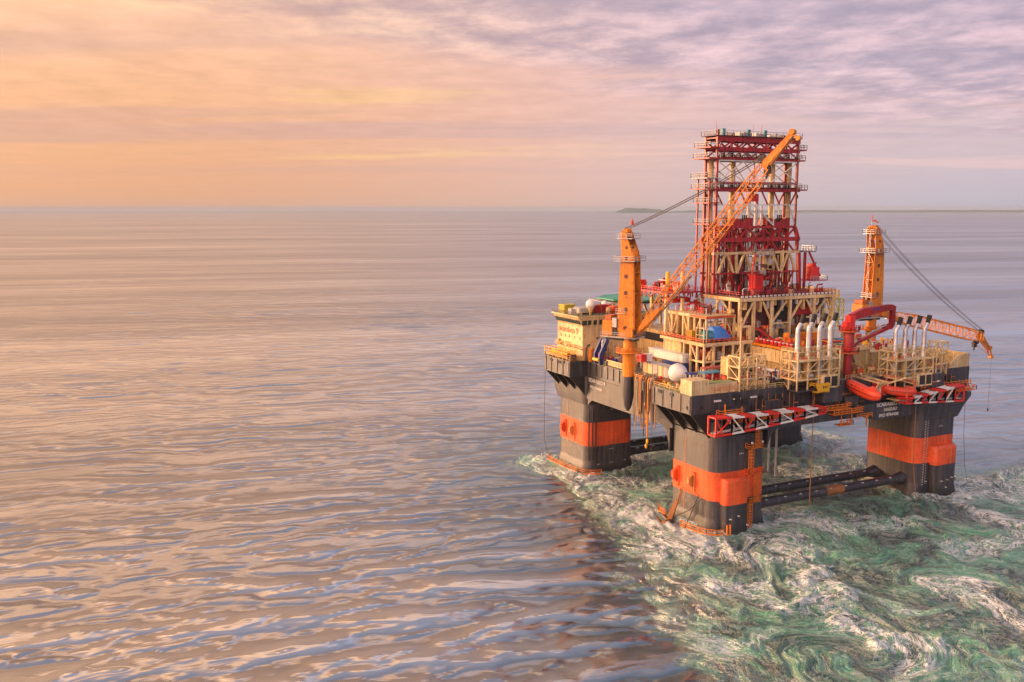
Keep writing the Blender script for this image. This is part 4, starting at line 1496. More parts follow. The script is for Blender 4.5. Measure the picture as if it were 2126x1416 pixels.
for xm in (21.2, 28.0, 38.0, 44.4):
    ct.bar((xm - .3, Y0 - .1, 67), (xm - 2.6, Y0 - .1, 61.7), .55); ct.bar((xm + .3, Y0 - .1, 67), (xm + 2.8, Y0 - .1, 61.7), .55)
for xm in (17.6, 25.0, 35.3, 41.8):
    ct.bar((xm, Y0 - .1, 67), (xm, Y0 - .1, 61.5), .6)
ct.build('cream_bracing', CREAM2, dk_)
# crown deck
cd_ = MB().box((X0 - 1.2, Y0 - .8, 99.72), (X1 + .8, Y1 + .8, 99.92)).build('crown_platform', DARKRED, dk_)
rl = MB().rail([(X0 - 1.2, Y0 - .8, 99.9), (X1 + .8, Y0 - .8, 99.9), (X1 + .8, Y1 + .8, 99.9), (X0 - 1.2, Y1 + .8, 99.9), (X0 - 1.2, Y0 - .8, 99.9)], 1.3, .05, 1.2)
rl.build('railing', GREYP, cd_)
for x in (19.6, 28.6, 34.6):
    MB().bbox((x, 26.0, 99.95), (x + 1.1, 27.2, 101.9), .1).build('crown_winch', TEAL, dk_)
for k in range(12):
    x = 21 + k * 2.0 + random.random()
    MB().bbox((x, 26.5, 99.95), (x + .6 + random.random(), 28.5, 100.5 + .8 * random.random()), .05).build('crown_fitting', (GREYP, DARKRED, WHITE)[k % 3], dk_)
for x, h in ((X0 - 1.1, 103.5), (28.9, 103), (32, 103.2), (40.2, 102.0)):
    MB().tube((x, Y0 - .7, 99.9), (x, Y0 - .7, h), .06).build('aerial', BRIGHT if h > 103.1 else GREYP, dk_)
# side landings and decks
for z_, xa, xb in ((96.6, -3.2, 2.6), (93.6, -3.6, 2.2), (85.2, -4.0, 3.4), (88.2, -4.2, None), (81.4, -3.2, None), (75.5, -3.0, None)):
    q = MB().box((X0 + xa, Y0 - 1.2, z_ - .2), (X0 + .4, Y1 + 1, z_ + .12)).build('landing', RED if z_ != 88.2 else GREYP, dk_)
    r2 = MB().rail([(X0 + .2, Y0 - 1.2, z_ + .1), (X0 + xa, Y0 - 1.2, z_ + .1), (X0 + xa, Y1 + 1, z_ + .1), (X0 + .2, Y1 + 1, z_ + .1)], 1.3, .06, 1.1)
    r2.build('railing', GREYP, q)
    if xb:
        q = MB().box((X1 - .4, Y0 - .9, z_ - .25), (X1 + xb, Y1 + .8, z_ + .12)).build('landing', RED, dk_)
        MB().rail([(X1, Y0 - .9, z_ + .1), (X1 + xb, Y0 - .9, z_ + .1), (X1 + xb, Y1 + .8, z_ + .1)], 1.3, .06, 1.1).build('railing', GREYP, q)
q = MB().box((X0, Y0 - .9, 85.65), (X1 + 1, Y1 + .6, 85.8)).build('walkway', DARKRED, dk_)
MB().rail([(X0, Y0 - .9, 85.8), (X1 + 1, Y0 - .9, 85.8)], 1.2, .05, 1.3).build('railing', GREYP, q)
q = MB().box((X0, Y0 - .6, 94.02), (X1 + 1, Y1 + .6, 94.12)).build('walkway', DARKRED, dk_)
MB().rail([(X0, Y0 - .6, 94.1), (X1 + 1, Y0 - .6, 94.1)], 1.1, .05, 1.3).build('railing', GREYP, q)
cb = MB()
for k in range(9):
    x = 20 + k * 2.9
    cb.bbox((x, 26, 85.85), (x + .6 + random.random(), 27.4, 86.5 + random.random() * .5), .05)
    cb.bbox((x, 26, 94.15), (x + .5 + random.random(), 27.6, 94.9 + random.random() * .6), .05)
cb.build('winch_unit', BLACK, dk_, split=True)
# funnel shaped fingerboards
for xa, xb in ((24.0, 31.0), (36.2, 44.8)):
    fb = MB()
    for y in (25.4, 29.0):
        fb.prism([(xa, y, 77.2), (xa + 2.6, y, 76.8), ((xa + xb) / 2, y, 75.7), (xb - 2.6, y, 76.8), (xb, y, 77.2), (xb - .6, y, 74.9), (xa + .6, y, 74.9)], (0, .2, 0))
    fb.box((xa, 25.4, 76.9), (xa + .2, 29.2, 77.2)); fb.box((xb - .2, 25.4, 74.9), (xb, 29.2, 77.2)); fb.box((xa, 25.4, 74.9), (xa + .2, 29.2, 77.0))
    fb.box((xa, 25.6, 74.92), (xb, 29.2, 75.05))
    fb.build('fingerboard', RED, dk_)
# drill pipe standing in the derrick
dp = MB()
for x in (22.4, 23.1, 29.4, 30.2, 37.4, 38.1, 42.6, 43.3):
    for y in (27.4, 28.2):
        dp.tube((x, y, 57), (x, y, 78), .20, n=6)
dp.build('drill_pipe', BLACK, dk_, split=True, gap=-.02)
for x in (26.2, 40.6):
    MB().bbox((x, 26.2, 57), (x + 2.0, 28.0, 73), .1).build('mud_standpipe', DARKRED, dk_)
tb = MB().bbox((31.4, 26.6, 81.8), (34.0, 28.6, 84.0), .2)
tb.tube((32.7, 27.6, 84), (32.7, 27.6, 93.5), .15)
tb.build('travelling_block', BRIGHT, dk_)
md = MB().box((30.0, 22.8, 66.6), (37, 25.0, 66.9)).build('racking_platform', GREYP, dk_)
MB().rail([(30, 24.8, 66.9), (30, 22.8, 66.9), (37, 22.8, 66.9), (37, 24.8, 66.9)], 1.3, .06, 1).build('railing', GREYP, md)
for k in range(10):
    x, z_ = 30.5 + random.random() * 6, 57.5 + random.random() * 8.5
    MB().bbox((x, 23.4, z_), (x + .8 + random.random(), 25.2, z_ + .8 + random.random()), .08).build('drilling_equipment', random.choice((GREYP, CREAM, DARKRED, RED)), dk_)
# winch cabin hung on the right-hand side of the derrick
rb_ = MB().box((48.6, 23.8, 67.1), (54.0, 29.6, 67.35)).build('side_platform', DARKRED, dk_)
MB().rail([(49, 23.8, 67.3), (54, 23.8, 67.3), (54, 29.6, 67.3)], 1.5, .06, 1).build('railing', GALV, rb_)
sb = MB()
sb.bar((50.2, 24, 67), (50.2, 24, 56.5), .35); sb.bar((51.5, 24, 67), (56.2, 24, 59.8), .45); sb.bar((51, 24, 60), (54.5, 24, 64), .25); sb.bar((49.6, 24, 67), (49.6, 24, 56.5), .3)
sb.build('side_frame', RED, dk_)
hb_ = MB().bbox((52.6, 23.6, 58.9), (55.6, 27, 62.6), .12)
hb_.bbox((53.0, 24.0, 62.6), (54.6, 26.4, 63.6), .1)
hb_.build('winch_cabin', BRIGHT, dk_)
q = MB().box((51.4, 22.9, 58.5), (58.2, 28, 58.75)).build('side_platform', RED, dk_)
MB().rail([(51.4, 22.9, 58.7), (58.2, 22.9, 58.7), (58.2, 28, 58.7)], 1.2, .06, 1.1).build('railing', GALV, q)
fill(dk_, 18, 25.4, 56.0, 48.5, 29, 66.5, 84, (RED, DARKRED, WHITE, GREYP, CREAM2, WHITE), 77, ('vert', 'pipe', 'box', 'vert'), .6, 2.2)
fill(dk_, 20, 25.6, 67.7, 46, 29, 74, 26, (RED, DARKRED, BLACK), 78, ('vert', 'pipe', 'box'), .5, 1.6)
# red doghouse on the drill floor
dh = thing('driller_cabin', 'bright red box cabin standing at the foot of the derrick', 'cabin', (26.5, 17.5, 56.2))
MB().bbox((24.9, 16.6, 56.9), (27.9, 19.4, 61.6), .12).build('wall', BRIGHT, dh)
rb2 = MB()
for k in range(7):
    rb2.box((25.1 + k * .42, 16.52, 57.2), (25.2 + k * .42, 16.6, 61.4))
rb2.build('wall_rib', BRIGHT, dh, split=True, gap=.01)
MB().bbox((24.7, 16.4, 61.6), (28.1, 19.6, 61.8), .05).build('roof', RED, dh)
MB().box((24.2, 16.0, 56.25), (28.6, 20, 56.85)).build('skid', BLACK, dh)
mm = MB(); mm.tube((23.4, 16.2, 55.6), (23.4, 16.2, 63.0), .22); mm.tube((23.4, 16.2, 63), (24.8, 16.8, 67.5), .22)
solo(mm, 'vent_mast', BRIGHT, (23.4, 16.2, 55.6), 'slim red mast bent at the top, beside the bright red cabin', 'mast')
# ------------------------------------------------------------------ module helpers
def frame_grid(x0, y0, x1, y1, levels, nx, ny, w_=.4, diag=True, seed=1, faces='xXyY'):
    """open steel frame: posts on the four sides, beams at each level, some diagonals"""
    r_ = random.Random(seed)
    mb = MB()
    xs = [x0 + (x1 - x0) * i / nx for i in range(nx + 1)]
    ys = [y0 + (y1 - y0) * i / ny for i in range(ny + 1)]
    P = []
    if 'y' in faces:
        P.append([(x, y0) for x in xs])
    if 'Y' in faces:
        P.append([(x, y1) for x in xs])
    if 'x' in faces:
        P.append([(x0, y) for y in ys])
    if 'X' in faces:
        P.append([(x1, y) for y in ys])
    done = set()
    for row in P:
        for (a, b) in row:
            if (round(a, 2), round(b, 2)) in done:
                continue
            done.add((round(a, 2), round(b, 2)))
            mb.bar((a, b, levels[0]), (a, b, levels[-1]), w_)
        for (a, b), (c, d) in zip(row, row[1:]):
            for za, zb in zip(levels, levels[1:]):
                mb.bar((a, b, zb), (c, d, zb), w_ * .86, w_ * .9)
                if diag and r_.random() < .6:
                    if r_.random() < .5:
                        mb.bar((a, b, za), (c, d, zb), w_ * .6)
                    else:
                        mb.bar((c, d, za), (a, b, zb), w_ * .6)
    return mb


CR = (CREAM, CREAM2, CREAM, RED, GREYP, WHITE, RUST)
BUSY = (CREAM, CREAM2, RED, BRIGHT, GREYP, WHITE, RUST, BLUE, ORANGE, BLACK, YELLOW)
DARKS = (DARKRED, BLACK, GREYP, RED, CREAM, RUST)

# ------------------------------------------------------------------ living quarters
lq = thing('living_quarters', 'cream accommodation block with a flared band of green windows at the left corner', 'building', (1.0, 58.0, 35.0))
MB().bbox((-10, 51, 35.04), (14, 66, 45.2), .05).build('wall', CREAM2, lq)
MB().loft([[(-10, 51, 45.2), (14, 51, 45.2), (14, 66, 45.2), (-10, 66, 45.2)], [(-11.7, 50.6, 48.0), (14, 50.6, 48.0), (14, 66.3, 48.0), (-11.7, 66.3, 48.0)]]).build('bridge_band', CREAM2, lq)
MB().box((-11.9, 50.4, 48.0), (14.2, 66.5, 48.3)).build('roof', CREAM2, lq)
MB().box((-11.6, 50.7, 48.3), (13.9, 66.2, 48.36)).build('roof_deck', DECKG, lq)
rl = MB().rail([(14, 50.6, 48.3), (-11.7, 50.6, 48.3), (-11.7, 66.3, 48.3)], 1.0, .05, 1.4)
rl.build('railing', DARKRED, lq)
for k in range(13):   # slanted panes on the long front
    y = 51.0 + k * 1.16
    MB().prism([(-10.40, y + .12, 45.75), (-10.40, y + 1.02, 45.75), (-11.15, y + 1.02, 47.0), (-11.15, y + .12, 47.0)], (-.07, 0, .03)).build('window', GLASS, lq)
for k in range(12):
    x = -10.3 + k * 1.95
    wd = 1.6 if k == 0 else 1.15
    MB().prism([(x, 50.88, 45.6), (x + wd, 50.88, 45.6), (x + wd, 50.70, 47.0), (x, 50.70, 47.0)], (0, -.07, 0)).build('window', GLASS, lq)
for k, y in enumerate((52.3, 55.4, 58.4, 60.8, 63.4)):
    MB().box((-10.07, y, 41.1), (-9.98, y + .5, 41.8)).build('porthole', RUST, lq)
for x, z_ in ((-5.2, 41.2), (4.5, 41.3), (-2, 37.4)):
    MB().box((x, 50.93, z_), (x + .55, 51.02, z_ + .55)).build('porthole', BLACK, lq)
text('scarabeo 9', 2.55, (-10.09, 64.9, 42.7), (0, -1, 0), (0, 0, 1), PINKL, 'lettering', lq, bold=.05, sx=1.02)
MB().box((-11.0, 50.8, 38.4), (-10.0, 66, 38.55)).build('ledge', CREAM, lq)
MB().rail([(-11, 50.9, 38.5), (-11, 66, 38.5)], 1.0, .05, 1.4).build('ledge_railing', CREAM2, lq)
MB().box((-10.6, 51.2, 35.0), (-10.0, 65.5, 36.6)).build('plinth', CREAM, lq)
fill(lq, -11.6, 51.5, 38.6, -10.5, 65, 40.2, 9, (CREAM2, CREAM, YELLOW), 3, ('box', 'tank'), .5, 1.2)


def container(name, label, a, b, mat, group=None, cat='container', door=None, band=None):
    """ribbed cargo box with corner posts"""
    (x0, y0, z0), (x1, y1, z1) = a, b
    t = thing(name, label, cat, ((x0 + x1) / 2, (y0 + y1) / 2, z0), 0, group)
    MB().box((x0 + .06, y0 + .06, z0 + .1), (x1 - .06, y1 - .06, z1 - .06)).build('body', mat, t)
    mb = MB()
    for x in (x0, x1):
        for y in (y0, y1):
            mb.bar((x, y, z0), (x, y, z1), .2)
    for z_ in (z0 + .1, z1 - .08):
        mb.bar((x0, y0, z_), (x1, y0, z_), .18); mb.bar((x0, y1, z_), (x1, y1, z_), .18)
        mb.bar((x0, y0, z_), (x0, y1, z_), .18); mb.bar((x1, y0, z_), (x1, y1, z_), .18)
    mb.build('corner_frame', band or mat, t)
    rb = MB()
    n_ = int((x1 - x0) / .45)
    for k in range(1, n_):
        x = x0 + k * .45
        rb.box((x, y0 - .02, z0 + .3), (x + .16, y0 + .07, z1 - .25))
    n_ = int((y1 - y0) / .45)
    for k in range(1, n_):
        y = y0 + k * .45
        rb.box((x0 - .02, y, z0 + .3), (x0 + .07, y + .16, z1 - .25))
    rb.build('rib', mat, t)
    if door:
        rb = MB()
        if door == 'y':
            for f_ in (.2, .42, .58, .8):
                x = x0 + (x1 - x0) * f_
                rb.bar((x, y0 - .08, z0 + .2), (x, y0 - .08, z1 - .2), .07)
        rb.build('door_bar', GREYP, t)
    return t


# on the quarters' roof
container('roof_container', 'yellow-green box container at the far corner of the quarters roof', (-11.0, 60.2, 48.4), (-7.4, 63.4, 50.9), YGREEN)
container('small_container', 'small white box on the quarters roof between yellow box and grey tank', (-10.6, 56.8, 48.4), (-9.0, 58.4, 50.0), WHITE)
gt = thing('roof_tank', 'grey ribbed tank box on the quarters roof beside the radome', 'tank', (-7.2, 56.0, 48.4))
MB().bbox((-9.6, 53.6, 48.4), (-5.0, 57.6, 50.6), .3).build('body', GREYP, gt)
MB().box((-9.4, 53.4, 48.4), (-5.2, 53.62, 48.9)).build('skid', BLACK, gt)
MB().lathe((-9.2, 53.2, 48.4), [(.3, 0), (.05, 1.1)], 10).build('cone', YGREEN, gt)
container('roof_container', 'rust-red container behind the radome on the quarters roof', (-3.4, 55.6, 48.4), (2.6, 58.2, 50.8), RED)
container('roof_container', 'orange container on the quarters roof next to the crane post', (1.2, 52.0, 48.4), (7.0, 54.6, 50.6), ORANGE)
fx = thing('roof_equipment', 'mixed fittings crowding the quarters roof right of the orange container', 'equipment', (9.0, 58.0, 48.4))
fill(fx, -3, 51.4, 48.4, 13, 64, 50.8, 26, (GREYP, WHITE, RED, CREAM, RUST, BLACK), 5, smin=.5, smax=1.8)


def radome(label, c, r, post, mat=WHITE):
    t = thing('radome', label, 'radome', (c[0], c[1], c[2] - post), 0, 'white satellite radomes')
    MB().lathe(c, [(r * math.cos(math.radians(a)), r * math.sin(math.radians(a))) for a in range(-58, 91, 6)], 36).build('dome', mat, t, smooth=True)
    MB().lathe((c[0], c[1], c[2] - post), [(r * .30, 0), (r * .30, post * .25), (r * .62, post - r * .78)], 24).build('pedestal', CREAM, t, smooth=True)
    MB().lathe((c[0], c[1], c[2] - r * .34), [(r * .955, -.04), (r * .96, .04)], 36).build('seam_ring', GREYP, t)
    return t


radome('large white radome sphere standing on the near corner of the deck', (-6.6, 8.8, 37.7), 2.5, 2.7)
radome('white radome on its pedestal on the quarters roof', (-6.5, 52.4, 51.6), 1.45, 3.2)
radome('small white radome low on the quarters roof behind the crane', (3.6, 60.6, 50.6), 1.0, 2.2)
# helideck behind
he = thing('helideck', 'green octagonal helideck on pale legs behind the orange crane', 'helideck', (22.0, 74.0, 35.0))
oc = [(22 + 12.5 * math.cos(math.radians(a + 22.5)), 71 + 12.5 * math.sin(math.radians(a + 22.5))) for a in range(0, 360, 45)]
MB().prism([(x, y, 50.6) for x, y in oc], (0, 0, .5)).build('deck', HELI, he)
MB().prism([(22 + (x - 22) * 1.1, 71 + (y - 71) * 1.1, 50.0) for x, y in oc], (0, 0, .12)).build('safety_net', GREYP, he)
lg = MB()
for x, y in ((16, 65), (28, 65), (16, 76), (28, 76)):
    lg.bar((x, y, 50), (x - (2 if x < 20 else -2) * 0, min(y, 65.5), 35), .7)
lg.build('leg', CREAM2, he, split=True, gap=-.05)
tr = MB()
for k in range(6):
    tr.bar((11 + k * 4, 60, 49.8), (11 + k * 4, 82, 49.8), .35)
tr.build('girder', CREAM, he, split=True)

# ------------------------------------------------------------------ left edge of the deck
yb = thing('pipe_rack', 'yellow and orange pipes piled on the far left corner of the deck', 'pipe rack', (-12.2, 60, 35.04))
for k in range(11):
    z_ = 35.5 + (k % 4) * .42
    x = -13.4 + (k // 4) * .75 + (k % 2) * .2
    MB().tube((x, 54.0 + (k % 3), z_), (x + .2, 67.0 - (k % 4), z_), .24, n=8).build('pipe', (YELLOW, ORANGE, CRANE)[k % 3], yb)
fr_ = frame_grid(-13.8, 53.5, -11.2, 67.5, (35.05, 36.6, 37.7), 1, 5, .16, True, 2)
fr_.build('frame', YELLOW, yb)
wv = thing('mooring_winch', 'dark red winch at the corner in front of the yellow pipe rack', 'winch', (-12.4, 52.4, 35.04))
MB().tube((-13.4, 52.4, 36.1), (-11.6, 52.4, 36.1), .75, n=16).build('drum', DARKRED, wv)
MB().box((-13.6, 51.6, 35.05), (-11.4, 53.2, 35.4)).build('base', RUST, wv)
for nm, x, col_, lab in (('yellow_tank', -8.4, YELLOW, 'orange-yellow upright tank beside the black hose arch'), ('yellow_tank', -6.6, YELLOW, 'yellow upright tank nearest the blue frame')):
    t = thing('chemical_tank', lab, 'tank', (x, 48.6, 35.04))
    MB().lathe((x, 48.6, 35.1), [(.8, 0), (.85, .1), (.85, 3.6), (.6, 3.9), (.1, 4.0)], 18).build('body', CRANE if x < -8 else YELLOW, t, smooth=True)
    MB().tube((x - .3, 48.6, 39.0), (x + .3, 48.6, 39.3), .2).build('lid', CREAM2, t)
solo(MB().path([(-9.9, 49.2, 35.1), (-9.9, 49.2, 38.6), (-9.5, 49.1, 39.6), (-8.6, 49, 40)], .26, 8), 'hose_arch', BLACK, (-9.9, 49.2, 35.1), 'black hose bent over beside the yellow tanks', 'hose', smooth=True)
solo(frame_grid(-5.6, 47.4, -3.2, 49.2, (35.05, 37, 38.8), 2, 1, .1, False, 3), 'cage_rack', DARKRED, (-4.4, 48.3, 35.05), 'thin dark wire rack between the yellow tank and the blue frame', 'rack')
af = thing('launch_frame', 'deep blue A-frame leaning over the deck edge under the crane platform', 'frame', (-7.6, 44.0, 35.04))
for y in (42.2, 45.0):
    MB().prism([(-9.4, y, 35.1), (-8.4, y, 35.1), (-8.3, y, 37.4), (-6.2, y, 42.0), (-7.2, y, 42.4), (-9.5, y, 38.0)], (0, .7, 0)).build('side_arm', BLUE, af)
MB().bar((-6.8, 42.3, 42.0), (-6.8, 45.6, 42.0), .7).build('cross_beam', BLUE, af)
MB().bar((-7.6, 43.7, 42), (-7.9, 43.7, 37.6), .3).build('ram', GALV, af)
MB().bbox((-8.6, 43.2, 36.6), (-7.2, 44.6, 38.3), .1).build('winch', BRIGHT, af)
MB().tube((-9.6, 42.4, 36.4), (-9.6, 45.4, 36.4), .5, n=12).build('roller', YELLOW, af)
MB().bbox((-9.8, 41.6, 35.05), (-6, 46, 35.35), .05).build('skid', BLACK, af)
for k, (x, y, m_) in enumerate(((-8.0, 40.6, BLACK), (-6.2, 39.4, BLUE), (-5.2, 42.5, RED), (-4.4, 40.8, YELLOW))):
    t = thing('pump_skid', ('black pump unit just right of the blue frame', 'blue pump unit behind the white pipe bundle', 'red pump unit behind the blue frame', 'yellow pump unit behind the blue frame')[k], 'pump', (x, y, 35.04))
    MB().bbox((x - .7, y - .9, 35.1), (x + .7, y + .9, 36.5), .1).build('motor', m_, t)
    MB().tube((x, y - 1, 36.8), (x, y + .6, 36.8), .35, n=10).build('pump_body', m_, t, smooth=True)
wp = thing('pipe_bundle', 'stack of long white pipes lying along the deck edge', 'pipes', (-7.8, 36.5, 35.04))
for k in range(7):
    MB().tube((-8.1 + (k % 3) * .62, 31.5 + (k % 2), 35.45 + (k // 3) * .55), (-8.1 + (k % 3) * .62, 40.4 - (k % 3) * .5, 35.45 + (k // 3) * .55), .25, n=10).build('pipe', WHITE if k % 3 else CREAM2, wp, smooth=True)
ws = MB()
for y in (33, 36.5, 39.5):
    ws.box((-8.5, y, 35.05), (-6.4, y + .3, 35.2))
ws.build('sleeper', BLACK, wp, split=True)
# round sunshade-like pale tank roof beside the pedestal
solo(MB().lathe((-6.6, 30.8, 35.05), [(1.9, 0), (1.9, 3.6), (2.1, 3.7), (2.0, 4.0), (.3, 4.9), (.05, 5)], 20), 'round_tank', CREAM2, (-6.6, 30.8, 35.05), 'round cream tank with conical lid behind the crane pedestal', 'tank', smooth=True)

# ------------------------------------------------------------------ hose station
hs = thing('hose_station', 'bundle of rusty loading hoses hanging over the deck edge below a small orange platform', 'hoses', (-10.4, 15.0, 35.0))
MB().box((-12.0, 10.6, 34.6), (-8.3, 21.0, 34.9)).build('platform', RUST, hs)
rl = MB().rail([(-8.4, 21, 34.9), (-12, 21, 34.9), (-12, 10.6, 34.9), (-8.4, 10.6, 34.9)], 1.1, .06, 1.2)
rl.build('railing', CRANE, hs)
rr_ = random.Random(11)
for k in range(13):
    y = 11.2 + k * .74
    x = -12.0 + rr_.uniform(-.5, .2)
    zb = rr_.uniform(19.5, 28.5)
    r_ = rr_.uniform(.10, .24)
    pts = [(x + 2.2, y, 35.3), (x + 1.2, y, 36.2), (x + .2, y, 36.1), (x - .25, y, 35), (x - .25, y, 30)]
    if k % 3 == 1:
        pts += [(x - .2, y - .1, zb), (x - .1, y - .5, zb - 1.3), (x, y - 1.0, zb - 1.5), (x, y - 1.5, zb - 1), (x, y - 1.5, zb + 5)]
    else:
        pts += [(x - .15, y + rr_.uniform(-.3, .3), zb)]
    MB().path(pts, r_, 7).build('hose', (RUBBER, RUST, GREYP, CRANE, RUBBER, CREAM)[k % 6], hs, smooth=True)
for y, z_ in ((14.4, 17.6), (13.9, 19.0), (13.2, 27.0), (15.2, 28.6), (14.6, 24.0)):
    MB().lathe((-12.1, y, z_), [(.05, -.7), (.32, -.4), (.36, .3), (.05, .8)], 10).build('float', YELLOW if z_ < 20 else CRANE, hs, smooth=True)
MB().path([(-12.1, 14.4, 33), (-12.1, 14.4, 17)], .07, 5).build('lifting_line', ROPE, hs)
MB().path([(-12.0, 12.2, 33), (-12.1, 12.2, 19), (-12, 12.2, 10)], .05, 5).build('lifting_line', ROPE, hs)
fill(hs, -11.6, 11, 34.9, -8.8, 20, 36.9, 12, (RUST, CRANE, CREAM2, BRIGHT, GREYP), 8, ('box', 'pipe', 'tank'), .5, 1.3)

# ------------------------------------------------------------------ near corner of the deck
bw = thing('corner_bulwark', 'plain cream bulwark box along the near corner of the deck', 'bulwark', (-7, -5.5, 35.04))
MB().bbox((-14.25, -7.1, 35.04), (-9.0, -2.6, 38.7), .08).build('end_box', CREAM2, bw)
MB().bbox((-9.0, -7.08, 35.04), (-.3, -3.2, 37.5), .08).build('side_box', CREAM2, bw)
MB().box((-8.8, -6.9, 37.5), (-.5, -3.4, 37.56)).build('top_plate', DECKG, bw)
rb = MB()
for k in range(9):
    rb.box((-8.2 + k * .9, -7.16, 35.2), (-8.1 + k * .9, -7.06, 37.3))
rb.build('stiffener', CREAM, bw, split=True)
rb = MB()
for z_ in (35.9, 36.5):
    rb.bar((-8.4, -7.25, z_), (-.6, -7.25, z_), .07)
rb.build('handrail', ORANGE, bw, split=True)
nd = [
    ('roofed_rack', 'light blue flat-roofed rack right of the big radome', LBLUE, (-2.6, 3.0, 35.05), (3.0, 5.2, 38.3)),
    ('roofed_rack', 'dark blue rack directly beside the big radome', BLUE, (-6.2, 4.2, 35.05), (-3.6, 6.4, 38.2)),
    ('roofed_rack', 'faded red flat-roofed rack behind the light blue one', paint('faded_red', (.62, .14, .12), .6, .3), (1.0, 7.2, 35.05), (8.2, 9.4, 38.6)),
]
for nm, lab, m_, a, b in nd:
    t = thing(nm, lab, 'rack', ((a[0] + b[0]) / 2, (a[1] + b[1]) / 2, 35.04))
    MB().bbox((a[0], a[1], b[2] - .35), b, .05).build('roof', m_, t)
    mb = MB()
    for x in (a[0] + .2, (a[0] + b[0]) / 2, b[0] - .2):
        for y in (a[1] + .2, b[1] - .2):
            mb.bar((x, y, 35.05), (x, y, b[2] - .3), .28)
    mb.build('post', WHITE, t, split=True)
    fill(t, a[0] + .4, a[1] + .3, 35.1, b[0] - 1, b[1] - .6, 37.2, 6, (BLUE, BLACK, RED, CREAM), len(lab), smin=.5, smax=1.2)
for lab, m_, x, y, z_, r_, l_ in (('orange horizontal tank behind the cream bulwark', ORANGE, 4.0, 1.2, 36.6, 1.15, 4.6), ('faded red horizontal tank beyond the orange tank', BRIGHT, 2.0, 4.9, 36.9, .95, 4.2)):
    t = thing('horizontal_tank', lab, 'tank', (x, y, 35.04))
    MB().loft([[(x - l_ / 2 + dx, y + rr2 * math.cos(a * math.pi / 9), z_ + rr2 * math.sin(a * math.pi / 9)) for a in range(18)] for dx, rr2 in ((0, r_ * .4), (.25, r_ * .85), (.6, r_), (l_ - .6, r_), (l_ - .25, r_ * .85), (l_, r_ * .4))]).build('shell', m_, t, smooth=True)
    mb = MB()
    for dx in (-l_ * .3, l_ * .3):
        mb.box((x + dx - .2, y - r_ * .8, 35.05), (x + dx + .2, y + r_ * .8, z_ - r_ * .5))
    mb.build('saddle', RED, t, split=True)
cl_ = thing('deck_equipment', 'jumble of pumps, reels and cabinets on the deck behind the cream bulwark', 'equipment', (-2, -1, 35.04))
fill(cl_, -9, -2.4, 35.05, 8, 3.0, 36.9, 42, BUSY, 21, smin=.4, smax=1.5)
fill(cl_, -13, 0, 35.05, -8.5, 8, 36.2, 18, (CREAM, CREAM2, BRIGHT, RUST, YELLOW), 22, ('box', 'pipe', 'tank'), .4, 1.1)
cl_ = thing('deck_equipment', 'pumps, valves and cabinets strewn between the red crane foot and the cream stair tower', 'equipment', (12, -3, 35.04))
fill(cl_, 8.5, -6, 35.05, 18, 3.5, 38.4, 50, BUSY, 23, smin=.5, smax=1.9)
# lattice stair tower
stt = thing('stair_tower', 'open cream lattice tower with crossed stairs at the deck edge', 'stair tower', (4.5, -4.5, 35.04))
frame_grid(.4, -6.8, 8.6, -2.6, (35.05, 37.9, 40.8, 43.4), 3, 1, .30, True, 12).build('frame', CREAM2, stt)
mb = MB()
for k, (za, zb) in enumerate(((35.1, 37.9), (37.9, 40.8), (40.8, 43.4))):
    a_, b_ = (1.0, 8.0) if k % 2 == 0 else (8.0, 1.0)
    for y in (-6.2, -5.4):
        mb.bar((a_, y, za), (b_, y, zb), .22)
        mb.bar((a_, y, za + 1), (b_, y, zb + 1), .10)
mb.build('stair_flight', CREAM, stt, split=True)
MB().tube((.35, -7.1, 35), (.35, -7.1, 53.4), .22).build('tall_post', CREAM2, stt)
MB().box((.6, -6.6, 40.75), (8.4, -2.8, 40.85)).build('landing', CREAM, stt)
MB().bbox((1.0, -2.4, 38.0), (3.5, 1.2, 42.6), .1).build('clad_shaft', CREAM, stt)

# ------------------------------------------------------------------ process modules
m1 = thing('process_module', 'two-storey open cream frame module carrying the blue tarpaulin load', 'process module', (9.5, 18, 35.04))
frame_grid(3, 10.4, 19, 19.0, (35.05, 39.5, 43.8), 5, 3, .50, True, 4, 'xy').build('frame', CREAM2, m1)
MB().bbox((2.7, 10.1, 43.7), (19.2, 30, 44.5), .08).build('top_deck', CREAM2, m1)
MB().box((3, 10.5, 44.5), (19, 29.8, 44.55)).build('deck_plating', RUST, m1)
MB().box((3, 10.6, 39.3), (19, 30, 39.55)).build('mid_deck', CREAM, m1)
MB().rail([(2.9, 30, 44.5), (2.9, 10.3, 44.5), (17.5, 10.3, 44.5)], 1.1, .06, 1.5).build('railing', ORANGE, m1)
fill(m1, 4, 12, 39.6, 18, 20, 43.2, 34, (CREAM, CREAM2, BRIGHT, GREYP, RED, CREAM, RUST), 31)
fill(m1, 4, 12, 35.1, 18, 20, 39.0, 34, (CREAM, CREAM2, BRIGHT, BLACK, WHITE, CREAM, RUST), 32)
MB().bbox((3.5, 21, 35.1), (18.5, 29, 43.6), .1).build('inner_bulkhead', CREAM, m1)
MB().bbox((5.0, 12.6, 39.6), (7.8, 14.8, 42.4), .1).build('red_unit', RED, m1)
